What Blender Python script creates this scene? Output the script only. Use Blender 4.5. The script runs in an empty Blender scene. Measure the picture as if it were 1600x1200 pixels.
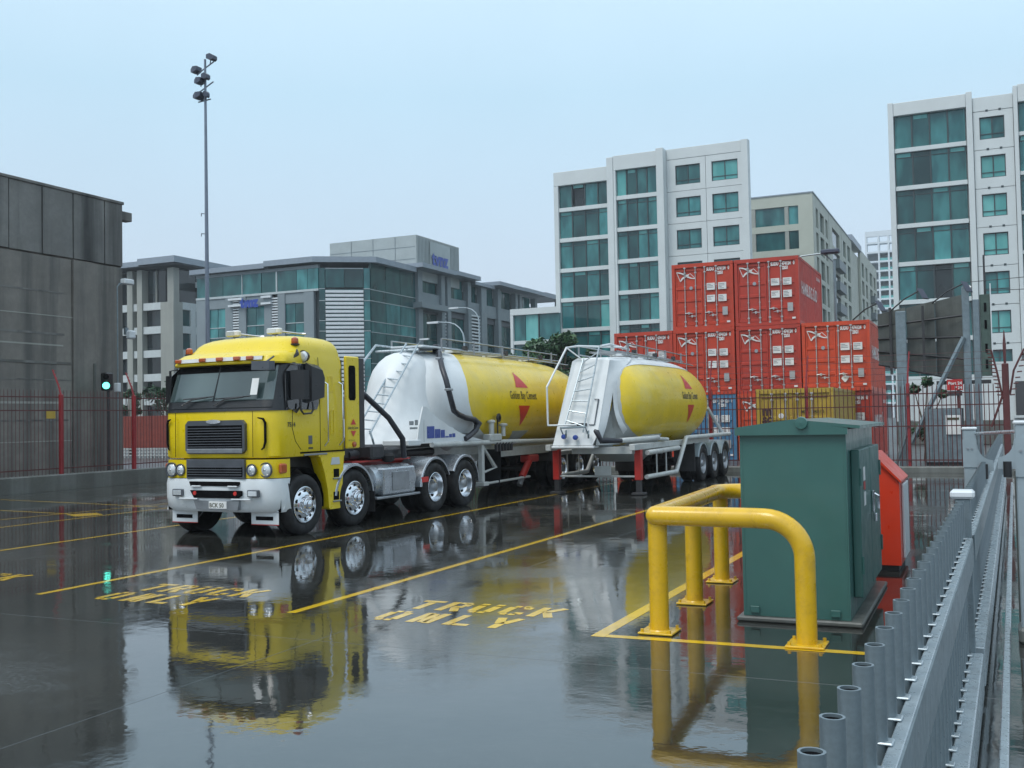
import bpy, math, random
from mathutils import Vector, Matrix
R = math.radians
random.seed(7)
S = bpy.context.scene
COL = S.collection

# ------------------------------------------------------------------ camera, sky, sun, exposure
cam = bpy.data.objects.new('camera', bpy.data.cameras.new('camera'))
COL.objects.link(cam)
def set_camera(yaw, pitch, roll, h, lens):
    F = Vector((0, math.cos(pitch), math.sin(pitch)))
    U = Vector((0, -math.sin(pitch), math.cos(pitch)))
    X = Vector((1, 0, 0))
    X, U = X*math.cos(roll) - U*math.sin(roll), U*math.cos(roll) + X*math.sin(roll)
    m = Matrix.Rotation(yaw, 3, 'Z')
    X, U, F = m @ X, m @ U, m @ F
    M = Matrix((X, U, -F)).transposed().to_4x4()
    M.translation = (0, 0, h)
    cam.matrix_world = M
    cam.data.sensor_width = 36
    cam.data.lens = lens
    cam.data.clip_start = .05
    cam.data.clip_end = 3000
set_camera(R(24.5), R(1.944), R(1.1), 1.78, 36.45)
S.camera = cam

world = bpy.data.worlds.new('World')
S.world = world
world.use_nodes = True
nt = world.node_tree
for n in list(nt.nodes): nt.nodes.remove(n)
def N(t, typ, **kw):
    n = t.nodes.new(typ)
    for k, v in kw.items(): setattr(n, k, v)
    return n
out = N(nt, 'ShaderNodeOutputWorld')
bg_veil = N(nt, 'ShaderNodeBackground'); bg_sky = N(nt, 'ShaderNodeBackground')
add = N(nt, 'ShaderNodeAddShader')
sky = N(nt, 'ShaderNodeTexSky', sky_type='NISHITA')
sky.sun_disc = False
SUN_EL, SUN_AZ = 58, 200          # degrees; azimuth clockwise from +Y
sky.sun_elevation = R(SUN_EL); sky.sun_rotation = R(SUN_AZ)
sky.air_density = 1.0; sky.dust_density = 4; sky.ozone_density = 1
bg_sky.inputs['Strength'].default_value = 0.02
nt.links.new(sky.outputs[0], bg_sky.inputs['Color'])
tc = N(nt, 'ShaderNodeTexCoord'); sep = N(nt, 'ShaderNodeSeparateXYZ')
ramp = N(nt, 'ShaderNodeValToRGB')
nt.links.new(tc.outputs['Generated'], sep.inputs[0]); nt.links.new(sep.outputs['Z'], ramp.inputs[0])
e = ramp.color_ramp.elements
e[0].position = 0.0; e[0].color = (.56, .62, .71, 1)
e[1].position = 1.0; e[1].color = (.84, .98, 1.10, 1)
for p, c in ((.12, (.515, .62, .735, 1)), (.30, (.455, .645, .775, 1)), (.6, (.70, .87, 1.0, 1))):
    q = e.new(p); q.color = c
cl = N(nt, 'ShaderNodeTexNoise'); cl.inputs['Scale'].default_value = 1.6; cl.inputs['Detail'].default_value = 4
nt.links.new(tc.outputs['Generated'], cl.inputs['Vector'])
cm = N(nt, 'ShaderNodeMapRange'); cm.inputs[1].default_value = .3; cm.inputs[2].default_value = .7
cm.inputs[3].default_value = .92; cm.inputs[4].default_value = 1.05
nt.links.new(cl.outputs['Fac'], cm.inputs[0])
nt.links.new(ramp.outputs[0], bg_veil.inputs['Color']); nt.links.new(cm.outputs[0], bg_veil.inputs['Strength'])
nt.links.new(bg_veil.outputs[0], add.inputs[0]); nt.links.new(bg_sky.outputs[0], add.inputs[1])
nt.links.new(add.outputs[0], out.inputs['Surface'])

sun = bpy.data.objects.new('sun', bpy.data.lights.new('sun', 'SUN'))
COL.objects.link(sun)
sun.data.energy = 1.5; sun.data.angle = R(28); sun.data.color = (1, .98, .95)
sd = Vector((math.sin(R(SUN_AZ))*math.cos(R(SUN_EL)), math.cos(R(SUN_AZ))*math.cos(R(SUN_EL)), math.sin(R(SUN_EL))))
sun.rotation_euler = sd.to_track_quat('Z', 'Y').to_euler()
sun.location = (0, -10, 40)

vs = S.view_settings
vs.view_transform = 'Standard'
try: vs.look = 'None'
except Exception: pass
vs.gamma = 1; vs.exposure = .22; vs.use_curve_mapping = False

# ------------------------------------------------------------------ materials
def principled(name):
    m = bpy.data.materials.new(name); m.use_nodes = True
    t = m.node_tree
    return m, t, t.nodes['Principled BSDF']
def mat(name, col, rough=.45, metal=0., var=.12, scale=2.5, bump=0., bscale=30., coat=0., streak=0., streak_col=None, ior=1.5, rand=0., fine=0., dirt=0., dirt_col=(.10, .09, .07), dirt_scale=1.2, stw=1.6):
    m, t, b = principled(name)
    tcn = N(t, 'ShaderNodeTexCoord')
    def noise(s, d=4, stretch=None, r=.6):
        n = N(t, 'ShaderNodeTexNoise'); n.inputs['Scale'].default_value = s; n.inputs['Detail'].default_value = d
        n.inputs['Roughness'].default_value = r
        if stretch:
            mp = N(t, 'ShaderNodeMapping'); mp.inputs['Scale'].default_value = stretch
            t.links.new(tcn.outputs['Object'], mp.inputs[0]); t.links.new(mp.outputs[0], n.inputs['Vector'])
        else: t.links.new(tcn.outputs['Object'], n.inputs['Vector'])
        return n
    def mixrgb(fac, a, bb):
        x = N(t, 'ShaderNodeMix', data_type='RGBA')
        for src, idx in ((fac, 0), (a, 6), (bb, 7)):
            if hasattr(src, 'is_linked') or hasattr(src, 'links'): t.links.new(src, x.inputs[idx])
            elif idx == 0: x.inputs[0].default_value = src
            else: x.inputs[idx].default_value = (*src, 1)
        return x.outputs[2]
    def rng(sock, a, bb, c=0., d=1.):
        x = N(t, 'ShaderNodeMapRange')
        for i, v in enumerate((a, bb, c, d)): x.inputs[i+1].default_value = v
        t.links.new(sock, x.inputs[0]); return x.outputs[0]
    dark = tuple(c*(1-var) for c in col); light = tuple(min(1, c*(1+var)) for c in col)
    n1 = noise(scale)
    colr = mixrgb(rng(n1.outputs['Fac'], .3, .7), dark, light)
    if fine:
        n4 = noise(scale*14, 3)
        colr = mixrgb(rng(n4.outputs['Fac'], .35, .65, 0, fine), colr, tuple(c*.55 for c in col))
    if streak:
        n2 = noise(1.0, 5, (stw, stw, stw*.055), .6)
        colr = mixrgb(rng(n2.outputs['Fac'], .46, .66, 0, streak), colr, streak_col or tuple(c*.3 for c in col))
    if dirt:
        n3 = noise(dirt_scale, 8, None, .75)
        colr = mixrgb(rng(n3.outputs['Fac'], .5, .72, 0, dirt), colr, dirt_col)
    if rand:
        oi = N(t, 'ShaderNodeObjectInfo')
        hsv = N(t, 'ShaderNodeHueSaturation')
        t.links.new(rng(oi.outputs['Random'], 0, 1, 1-rand, 1+rand), hsv.inputs['Value'])
        t.links.new(colr, hsv.inputs['Color']); colr = hsv.outputs[0]
    t.links.new(colr, b.inputs['Base Color'])
    b.inputs['Metallic'].default_value = metal
    b.inputs['IOR'].default_value = ior
    t.links.new(rng(noise(scale*3).outputs['Fac'], .3, .7, rough*.75, min(1, rough*1.25)), b.inputs['Roughness'])
    if coat:
        b.inputs['Coat Weight'].default_value = coat; b.inputs['Coat Roughness'].default_value = .06
    if bump:
        bp = N(t, 'ShaderNodeBump'); bp.inputs['Strength'].default_value = min(1, bump); bp.inputs['Distance'].default_value = .01
        t.links.new(noise(bscale, 5).outputs['Fac'], bp.inputs['Height']); t.links.new(bp.outputs[0], b.inputs['Normal'])
    return m
def emit_mat(name, col, s):
    m, t, b = principled(name)
    b.inputs['Base Color'].default_value = (*col, 1)
    b.inputs['Emission Color'].default_value = (*col, 1); b.inputs['Emission Strength'].default_value = s
    return m
def glass_mat(name, col, var=.5, curtain=(.10, .22, .22), amount=.5, rough=.04, stripe=1.6, ior=1.55):
    """Tinted window glass with the curtains and rooms faintly seen behind it."""
    m, t, b = principled(name)
    tcn = N(t, 'ShaderNodeTexCoord'); oi = N(t, 'ShaderNodeObjectInfo')
    addv = N(t, 'ShaderNodeVectorMath', operation='ADD')
    sc = N(t, 'ShaderNodeVectorMath', operation='SCALE'); sc.inputs[3].default_value = 37
    cv = N(t, 'ShaderNodeCombineXYZ')
    for i in range(3): t.links.new(oi.outputs['Random'], cv.inputs[i])
    t.links.new(cv.outputs[0], sc.inputs[0]); t.links.new(tcn.outputs['Object'], addv.inputs[0]); t.links.new(sc.outputs[0], addv.inputs[1])
    mp = N(t, 'ShaderNodeMapping'); mp.inputs['Scale'].default_value = (stripe, stripe, .35)
    t.links.new(addv.outputs[0], mp.inputs[0])
    n = N(t, 'ShaderNodeTexNoise'); n.inputs['Scale'].default_value = 1; n.inputs['Detail'].default_value = 2
    t.links.new(mp.outputs[0], n.inputs['Vector'])
    r = N(t, 'ShaderNodeMapRange'); r.inputs[1].default_value = .38; r.inputs[2].default_value = .66; r.inputs[4].default_value = amount
    t.links.new(n.outputs['Fac'], r.inputs[0])
    mx = N(t, 'ShaderNodeMix', data_type='RGBA'); mx.inputs[6].default_value = (*col, 1); mx.inputs[7].default_value = (*curtain, 1)
    t.links.new(r.outputs[0], mx.inputs[0])
    hsv = N(t, 'ShaderNodeHueSaturation'); r2 = N(t, 'ShaderNodeMapRange'); r2.inputs[3].default_value = 1-var; r2.inputs[4].default_value = 1+var
    t.links.new(oi.outputs['Random'], r2.inputs[0]); t.links.new(r2.outputs[0], hsv.inputs['Value']); t.links.new(mx.outputs[2], hsv.inputs['Color'])
    t.links.new(hsv.outputs[0], b.inputs['Base Color'])
    b.inputs['Roughness'].default_value = rough; b.inputs['IOR'].default_value = ior
    return m

def wet_ground_mat():
    """Dark concrete under a rain film: standing water over most of it, damp grit where it drains."""
    m, t, b = principled('wet_concrete')
    g = N(t, 'ShaderNodeNewGeometry')
    def noise(s, d=5, r=.55, stretch=None):
        n = N(t, 'ShaderNodeTexNoise'); n.inputs['Scale'].default_value = s; n.inputs['Detail'].default_value = d; n.inputs['Roughness'].default_value = r
        mp = N(t, 'ShaderNodeMapping')
        if stretch: mp.inputs['Scale'].default_value = stretch
        t.links.new(g.outputs['Position'], mp.inputs[0]); t.links.new(mp.outputs[0], n.inputs['Vector'])
        return n.outputs['Fac']
    def rng(sock, a, bb, c, d):
        x = N(t, 'ShaderNodeMapRange', interpolation_type='SMOOTHSTEP')
        for i, v in enumerate((a, bb, c, d)): x.inputs[i+1].default_value = v
        t.links.new(sock, x.inputs[0]); return x.outputs[0]
    def mix(f, a, c):
        x = N(t, 'ShaderNodeMix', data_type='RGBA'); t.links.new(f, x.inputs[0])
        if isinstance(a, tuple): x.inputs[6].default_value = (*a, 1)
        else: t.links.new(a, x.inputs[6])
        x.inputs[7].default_value = (*c, 1); return x.outputs[2]
    c1 = mix(rng(noise(.35), .35, .65, 0, 1), (.020, .021, .019), (.042, .043, .039))
    c2 = mix(rng(noise(9, 6, .7), .5, .75, 0, .5), c1, (.060, .063, .058))
    c3 = mix(rng(noise(.8, 8, .75), .55, .7, 0, .6), c2, (.03, .032, .03))
    t.links.new(c3, b.inputs['Base Color'])
    pud = noise(.33, 6, .6)
    fine = noise(26, 4, .7)
    mul = N(t, 'ShaderNodeMath', operation='MULTIPLY'); 
    t.links.new(rng(pud, .48, .66, 0, .26), mul.inputs[0]); t.links.new(rng(fine, .3, .7, .4, 1.0), mul.inputs[1])
    ad = N(t, 'ShaderNodeMath', operation='ADD'); ad.inputs[1].default_value = .022
    t.links.new(mul.outputs[0], ad.inputs[0]); t.links.new(ad.outputs[0], b.inputs['Roughness'])
    b.inputs['IOR'].default_value = 2.15
    b1 = N(t, 'ShaderNodeBump'); b1.inputs['Strength'].default_value = 1; b1.inputs['Distance'].default_value = .0013
    t.links.new(noise(4.2, 3, .55), b1.inputs['Height'])
    b2 = N(t, 'ShaderNodeBump'); b2.inputs['Strength'].default_value = 1; b2.inputs['Distance'].default_value = .00042
    mb_ = N(t, 'ShaderNodeMath', operation='MULTIPLY'); t.links.new(noise(38, 4, .7), mb_.inputs[0]); t.links.new(rng(noise(.55, 4, .6), .44, .66, .12, 1.0), mb_.inputs[1]); t.links.new(mb_.outputs[0], b2.inputs['Height'])
    b0 = N(t, 'ShaderNodeBump'); b0.inputs['Strength'].default_value = 1; b0.inputs['Distance'].default_value = .005
    t.links.new(rng(noise(.42, 2, .4, (1, .55, 1)), .2, .8, 0, 1), b0.inputs['Height'])
    t.links.new(b0.outputs[0], b1.inputs['Normal'])
    t.links.new(b1.outputs[0], b2.inputs['Normal']); t.links.new(b2.outputs[0], b.inputs['Normal'])
    return m

M = {}
M['ground'] = wet_ground_mat()
M['asphalt'] = mat('street_asphalt', (.055, .058, .06), .35, var=.25, scale=1.2, bump=.3)
M['line'] = mat('yellow_line_paint', (.70, .44, .015), .16, var=.12, scale=5, dirt=.3, dirt_col=(.20, .14, .03), dirt_scale=9, ior=1.5, coat=.5)
M['truck_yellow'] = mat('truck_yellow_paint', (.70, .525, .003), .32, var=.04, coat=.2, dirt=.06, dirt_col=(.40, .30, .05), dirt_scale=3)
M['tank_yellow'] = mat('tank_yellow_paint', (.71, .51, .004), .34, var=.07, coat=.2, dirt=.5, dirt_col=(.50, .42, .16), dirt_scale=.9, streak=.25, streak_col=(.48, .37, .07))
M['tank_white'] = mat('tank_white_paint', (.65, .68, .69), .5, var=.05, coat=.08, streak=.3, streak_col=(.48, .49, .48))
M['white'] = mat('white_paint', (.62, .66, .68), .35, var=.05, dirt=.25, dirt_col=(.42, .42, .38))
M['dirty_white'] = mat('road_grimed_white_paint', (.46, .48, .47), .45, var=.15, dirt=.5, dirt_col=(.16, .15, .13), dirt_scale=2.4)
M['black'] = mat('black_plastic', (.012, .013, .015), .35, var=.2)
M['rubber'] = mat('tyre_rubber', (.006, .006, .007), .7, var=.2, bump=.15, bscale=60)
M['chrome'] = mat('polished_alloy', (.72, .74, .77), .16, 1., var=.08, scale=8)
M['steel'] = mat('dull_steel', (.32, .34, .36), .38, .8, var=.2, scale=4)
M['fender'] = mat('stainless_fender', (.42, .45, .48), .3, .75, var=.15, scale=4)
M['chassis'] = mat('dark_chassis', (.03, .03, .033), .5, var=.3, dirt=.3, dirt_col=(.07, .06, .05))
M['red'] = mat('red_paint', (.42, .022, .016), .4, var=.12, dirt=.25, dirt_col=(.14, .02, .015))
M['decal_red'] = mat('red_decal', (.52, .03, .025), .35, var=.12)
M['decal_dark'] = mat('dark_lettering', (.05, .05, .02), .4, var=.2)
M['decal_blue'] = mat('blue_decal', (.025, .06, .28), .35, var=.1)
M['amber'] = mat('amber_lens', (.40, .075, .008), .15, var=.1, coat=.8)
M['lens'] = mat('lamp_glass', (.62, .66, .68), .08, .35, var=.1, coat=1)
M['windscreen'] = glass_mat('windscreen_glass', (.035, .055, .057), .1, (.10, .14, .14), .75, .04, .9, 1.7)
M['darkglass'] = mat('dark_window_glass', (.012, .014, .016), .06, var=.2, coat=1)
M['grille'] = mat('grey_grille', (.10, .11, .125), .35, .4, var=.2)
M['hose'] = mat('rubber_hose', (.020, .022, .030), .4, var=.2)
for k_, c_ in enumerate(((.54, .056, .014), (.42, .036, .018), (.47, .05, .024))): M['red_cont_%d' % k_] = mat('red_container_paint', c_, .45, var=.14, scale=1.2, dirt=.4, dirt_col=(.18, .03, .02), dirt_scale=1.7+.4*k_, streak=.3, streak_col=(.20, .03, .02))
M['red_cont'] = mat('red_container_paint', (.48, .045, .016), .45, var=.13, scale=1.2, dirt=.35, dirt_col=(.19, .03, .02), dirt_scale=2, streak=.3, streak_col=(.24, .03, .018))
M['blue_cont'] = mat('blue_container_paint', (.055, .17, .30), .42, var=.15, dirt=.4, dirt_col=(.10, .12, .14), dirt_scale=2)
M['yellow_cont'] = mat('mustard_container_paint', (.40, .27, .035), .45, var=.15, dirt=.4, dirt_col=(.18, .13, .04), dirt_scale=2)
M['rod'] = mat('galvanised_rod', (.42, .42, .42), .4, .55, var=.15)
M['print_white'] = mat('worn_white_print', (.66, .67, .66), .45, var=.1, dirt=.35, dirt_col=(.35, .12, .08), dirt_scale=5)
M['print_worn'] = mat('flaked_white_print', (.60, .58, .56), .5, var=.1, dirt=.75, dirt_col=(.36, .045, .025), dirt_scale=3.6)
M['print_dark'] = mat('dark_print', (.05, .02, .02), .5, var=.2)
M['bollard'] = mat('safety_yellow_paint', (.66, .40, .008), .3, var=.06, coat=.35, dirt=.45, dirt_col=(.30, .18, .03), dirt_scale=7)
M['green'] = mat('green_cabinet_paint', (.036, .118, .104), .38, var=.08, scale=2, coat=.2, dirt=.2, dirt_col=(.06, .12, .10), dirt_scale=3, bump=.05, bscale=12)
M['red_cab'] = mat('orange_red_cabinet_paint', (.60, .040, .012), .36, var=.06, coat=.3)
M['galv'] = mat('galvanised_steel', (.20, .25, .275), .36, .45, var=.16, scale=7, fine=.25, dirt=.25, dirt_col=(.18, .22, .24), dirt_scale=4)
M['galv_light'] = mat('bright_galvanised_steel', (.40, .46, .49), .3, .5, var=.14, scale=7, fine=.2)
M['galv_grey'] = mat('grey_gate_paint', (.30, .36, .39), .4, .2, var=.12, scale=3)
M['fence_red'] = mat('dark_red_fence_paint', (.085, .018, .018), .45, var=.25)
M['post_red'] = mat('red_post_paint', (.24, .018, .022), .4, var=.15, dirt=.3, dirt_col=(.11, .015, .015))
M['conc'] = mat('stained_concrete', (.19, .178, .158), .6, var=.3, scale=.35, bump=.25, bscale=7, fine=.3, streak=.75, streak_col=(.055, .058, .055), dirt=.4, dirt_col=(.10, .10, .09), dirt_scale=.6)
M['conc_up'] = mat('rain_streaked_concrete', (.165, .165, .155), .55, var=.22, scale=.6, bump=.2, bscale=6, fine=.25, streak=1., streak_col=(.022, .023, .022), stw=.9, dirt=.5, dirt_col=(.07, .072, .068), dirt_scale=.35)
M['kerb'] = mat('wet_kerb_concrete', (.105, .11, .10), .4, var=.22, scale=1.2, bump=.3, bscale=10, fine=.3, streak=.45, streak_col=(.24, .25, .24), dirt=.6, dirt_col=(.05, .06, .045))
M['apt_white'] = mat('white_facade', (.56, .60, .60), .6, var=.05, scale=.4, streak=.15, streak_col=(.48, .51, .51))
M['apt_beige'] = mat('beige_facade', (.40, .42, .36), .65, var=.06, scale=.4)
M['office_beige'] = mat('grey_beige_concrete', (.30, .31, .28), .65, var=.08, scale=.4, streak=.2)
M['office_light'] = mat('pale_spandrel', (.50, .54, .54), .6, var=.06)
M['office_grey'] = mat('grey_cladding', (.20, .24, .26), .5, var=.08, scale=.5)
M['office_dark'] = mat('dark_grey_cladding', (.12, .15, .16), .5, var=.1)
M['roof_grey'] = mat('roof_fascia', (.25, .29, .335), .4, .2, var=.08)
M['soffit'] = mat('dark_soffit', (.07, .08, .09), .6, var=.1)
M['plant'] = mat('corrugated_plant_cladding', (.36, .40, .40), .45, .3, var=.08, scale=.6)
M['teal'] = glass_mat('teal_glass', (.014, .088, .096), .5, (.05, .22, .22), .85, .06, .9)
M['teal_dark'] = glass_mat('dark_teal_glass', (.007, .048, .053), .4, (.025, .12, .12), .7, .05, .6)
M['teal_light'] = glass_mat('pale_curtained_glass', (.07, .30, .29), .15, (.16, .44, .42), .7, .06, .8)
M['room_dark'] = glass_mat('dark_opening_glass', (.008, .013, .016), .4, (.02, .04, .042), .6, .1, .5)
M['mullion'] = mat('dark_mullion', (.035, .05, .055), .4, var=.1)
M['mull_light'] = mat('pale_transom', (.42, .47, .48), .4, var=.1)
M['louvre'] = mat('white_louvre', (.62, .66, .68), .4, var=.05)
M['tower_white'] = mat('far_white_tower', (.62, .68, .72), .7, var=.03)
M['sign_blue'] = mat('blue_sign', (.02, .055, .33), .35, var=.1)
M['sign_red'] = mat('red_sign', (.42, .02, .02), .4, var=.1)
M['board_back'] = mat('weathered_board', (.105, .115, .105), .6, var=.3, scale=1.5, streak=.7, streak_col=(.03, .032, .03), fine=.3)
M['board_green'] = mat('mossy_green_panel', (.06, .10, .085), .55, var=.3, scale=2, streak=.6, streak_col=(.03, .04, .035))
M['pole'] = mat('blue_grey_pole', (.17, .20, .25), .4, .4, var=.1)
M['lamp_dark'] = mat('dark_lamp_body', (.06, .07, .10), .4, .3, var=.1)
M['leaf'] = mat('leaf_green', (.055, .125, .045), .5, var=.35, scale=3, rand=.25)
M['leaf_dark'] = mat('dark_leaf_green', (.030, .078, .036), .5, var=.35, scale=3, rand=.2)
M['bark'] = mat('bark', (.07, .055, .04), .8, var=.3)
M['rust'] = mat('rust_red_sheet', (.20, .035, .022), .55, var=.2, dirt=.4, dirt_col=(.09, .025, .02))
M['green_light'] = emit_mat('green_signal', (.12, 1.0, .78), 3.2)
M['cap_dark'] = mat('dark_hollow', (.006, .006, .007), .9, var=.2, ior=1.12)
M['hull'] = mat('hopper_grey', (.42, .45, .45), .4, var=.1, dirt=.4, dirt_col=(.20, .20, .18), dirt_scale=2)

# ------------------------------------------------------------------ mesh builder
class MB:
    def __init__(s): s.v = []; s.f = []
    def add(s, vs_, fs):
        o = len(s.v); s.v += [tuple(p) for p in vs_]; s.f += [tuple(i+o for i in f) for f in fs]; return s
    def box(s, x0, y0, z0, x1, y1, z1, b=0.):
        x0, x1 = sorted((x0, x1)); y0, y1 = sorted((y0, y1)); z0, z1 = sorted((z0, z1))
        b = min(b, (x1-x0)*.45, (y1-y0)*.45, (z1-z0)*.45)
        if b <= 0:
            s.add([(x0, y0, z0), (x1, y0, z0), (x1, y1, z0), (x0, y1, z0), (x0, y0, z1), (x1, y0, z1), (x1, y1, z1), (x0, y1, z1)],
                  [(0, 3, 2, 1), (4, 5, 6, 7), (0, 1, 5, 4), (1, 2, 6, 5), (2, 3, 7, 6), (3, 0, 4, 7)])
            return s
        V = []; idx = {}
        for ix, X in enumerate((x0, x1)):
            for iy, Y in enumerate((y0, y1)):
                for iz, Z in enumerate((z0, z1)):
                    dx, dy, dz = (b if ix == 0 else -b), (b if iy == 0 else -b), (b if iz == 0 else -b)
                    idx[ix, iy, iz] = len(V)
                    V += [(X, Y+dy, Z+dz), (X+dx, Y, Z+dz), (X+dx, Y+dy, Z)]
        def i(a, bb, c, k): return idx[a, bb, c]+k
        Fs = [(i(0,0,0,0), i(0,0,1,0), i(0,1,1,0), i(0,1,0,0)), (i(1,0,0,0), i(1,1,0,0), i(1,1,1,0), i(1,0,1,0)),
              (i(0,0,0,1), i(1,0,0,1), i(1,0,1,1), i(0,0,1,1)), (i(0,1,0,1), i(0,1,1,1), i(1,1,1,1), i(1,1,0,1)),
              (i(0,0,0,2), i(0,1,0,2), i(1,1,0,2), i(1,0,0,2)), (i(0,0,1,2), i(1,0,1,2), i(1,1,1,2), i(0,1,1,2))]
        for a in (0, 1):
            for c in (0, 1):
                Fs += [(i(a,c,0,0), i(a,c,0,1), i(a,c,1,1), i(a,c,1,0)), (i(a,0,c,0), i(a,1,c,0), i(a,1,c,2), i(a,0,c,2)), (i(0,a,c,1), i(1,a,c,1), i(1,a,c,2), i(0,a,c,2))]
                for d in (0, 1): Fs.append((i(a,c,d,0), i(a,c,d,1), i(a,c,d,2)))
        # one consistent orientation: outward from the centre
        cx, cy, cz = (x0+x1)/2, (y0+y1)/2, (z0+z1)/2
        G = []
        for f in Fs:
            p = [Vector(V[k]) for k in f]; n = (p[1]-p[0]).cross(p[2]-p[0]); m_ = sum(p, Vector())/len(p) - Vector((cx, cy, cz))
            G.append(f if n.dot(m_) > 0 else f[::-1])
        return s.add(V, G)
    def prism(s, poly, axis, a, b):
        """Extrude a 2-D outline along an axis: x -> (y,z), y -> (x,z), z -> (x,y)."""
        def P(u, w, t): return {'x': (t, u, w), 'y': (u, t, w), 'z': (u, w, t)}[axis]
        n = len(poly)
        V = [P(u, w, a) for u, w in poly] + [P(u, w, b) for u, w in poly]
        ar = sum(poly[i][0]*poly[(i+1) % n][1]-poly[(i+1) % n][0]*poly[i][1] for i in range(n))
        fl = (ar > 0) ^ (axis == 'y') ^ (b < a)
        F_ = [tuple(range(n))[::-1], tuple(range(n, 2*n))] + [(i, (i+1) % n, n+(i+1) % n, n+i) for i in range(n)]
        return s.add(V, F_ if fl else [f[::-1] for f in F_])
    def tube(s, pts, r, n=8, caps=True, closed=False):
        pts = [Vector(p) for p in pts]; m = len(pts)
        rs = r if isinstance(r, (list, tuple)) else [r]*m
        T = []
        for i in range(m):
            if closed: d = pts[(i+1) % m]-pts[i-1]
            else: d = pts[min(i+1, m-1)]-pts[max(i-1, 0)]
            T.append(d.normalized())
        up = Vector((0, 0, 1)) if abs(T[0].z) < .9 else Vector((0, 1, 0))
        a = T[0].cross(up).normalized()
        V = []
        for i in range(m):
            a = (a - T[i]*a.dot(T[i])).normalized(); b = T[i].cross(a)
            k = 1.
            if 0 < i < m-1 and not closed:
                c = (pts[i]-pts[i-1]).normalized().dot((pts[i+1]-pts[i]).normalized()); k = 1/max(.5, math.sqrt((1+c)/2))
            for j in range(n):
                t = 2*math.pi*j/n; V.append(pts[i]+(a*math.cos(t)+b*math.sin(t))*rs[i]*k)
        F_ = []
        for i in range(m if closed else m-1):
            for j in range(n):
                i2 = (i+1) % m; F_.append((i*n+j, i*n+(j+1) % n, i2*n+(j+1) % n, i2*n+j))
        if caps and not closed: F_ += [tuple(range(n))[::-1], tuple(range((m-1)*n, m*n))]
        return s.add(V, F_)
    def cyl(s, p0, p1, r, n=12): return s.tube([p0, p1], r if isinstance(r, (list, tuple)) else [r, r], n)
    def lathe(s, prof, c, axis='x', n=32, sgn=1):
        V = []
        for u, r in prof:
            for j in range(n):
                t = 2*math.pi*j/n; a, b = r*math.cos(t), r*math.sin(t)
                V.append({'x': (c[0]+sgn*u, c[1]+a, c[2]+b), 'y': (c[0]+a, c[1]+sgn*u, c[2]+b), 'z': (c[0]+a, c[1]+b, c[2]+sgn*u)}[axis])
        F_ = []
        for i in range(len(prof)-1):
            for j in range(n):
                q = (i*n+j, i*n+(j+1) % n, (i+1)*n+(j+1) % n, (i+1)*n+j)
                F_.append(q)
        return s.add(V, F_)
    def loft(s, rings, caps=True, closed=True):
        n = len(rings[0]); V = [p for r in rings for p in r]; F_ = []
        for i in range(len(rings)-1):
            for j in range(n if closed else n-1):
                F_.append((i*n+j, i*n+(j+1) % n, (i+1)*n+(j+1) % n, (i+1)*n+j))
        if caps and closed: F_ += [tuple(range(n))[::-1], tuple(range((len(rings)-1)*n, len(rings)*n))]
        return s.add(V, F_)
    def quad(s, *p): return s.add(p, [tuple(range(len(p)))])
    def disc(s, c, u, v, r, n=20, r2=None):
        c, u, v = Vector(c), Vector(u), Vector(v)
        return s.add([c+u*(r*math.cos(2*math.pi*i/n))+v*((r2 or r)*math.sin(2*math.pi*i/n)) for i in range(n)], [tuple(range(n))])
    def mesh(s, name, smooth=0, inv=None):
        me = bpy.data.meshes.new(name)
        vv = [inv @ Vector(p) for p in s.v] if inv is not None else s.v
        me.from_pydata([tuple(p) for p in vv], [], s.f)
        if smooth:
            me.shade_smooth()
            me.set_sharp_from_angle(angle=R(smooth))
        me.update()
        return me

ROOTM = {}
def link(name, me, parent=None, loc=None, rot=None):
    o = bpy.data.objects.new(name, me); COL.objects.link(o)
    if parent is not None: o.parent = parent
    if loc is not None: o.location = loc
    if rot is not None: o.rotation_euler = rot
    return o
def thing(name, label, cat, loc=(0, 0, 0), rotz=0., group=None):
    o = link(name, None); o.location = loc; o.rotation_euler = (0, 0, rotz)
    o.empty_display_size = .3
    tag(o, label, cat, group)
    ROOTM[o.name] = Matrix.Translation(Vector(loc)) @ Matrix.Rotation(rotz, 4, 'Z')
    return o
def tag(o, label, cat, group=None):
    o['label'] = label; o['category'] = cat
    if group: o['group'] = group
    return o
def rootm(o):
    while o.parent is not None: o = o.parent
    return ROOTM.get(o.name, Matrix.Identity(4))
def part(name, mb, m, parent=None, smooth=0, local=False, label=None, fixn=False):
    inv = None
    if parent is not None and not local: inv = rootm(parent).inverted()
    me = mb.mesh(name, smooth, inv)
    if m is not None: me.materials.append(M[m] if isinstance(m, str) else m)
    if fixn:
        import bmesh
        bm = bmesh.new(); bm.from_mesh(me); bmesh.ops.recalc_face_normals(bm, faces=bm.faces); bm.to_mesh(me); bm.free()
    o = link(name, me, parent)
    if label: o['label'] = label
    return o
def struct(name, mb, m, smooth=0):
    o = part(name, mb, m, None, smooth); o['kind'] = 'structure'; return o
def copy_tree(o, parent=None):
    c = o.copy(); COL.objects.link(c)
    if parent is not None: c.parent = parent
    for ch in list(o.children): copy_tree(ch, c)
    return c
def inst(name, me, parent, loc, rot=(0, 0, 0), scale=None):
    o = link(name, me, parent, loc, rot)
    if scale: o.scale = scale
    return o
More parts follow.
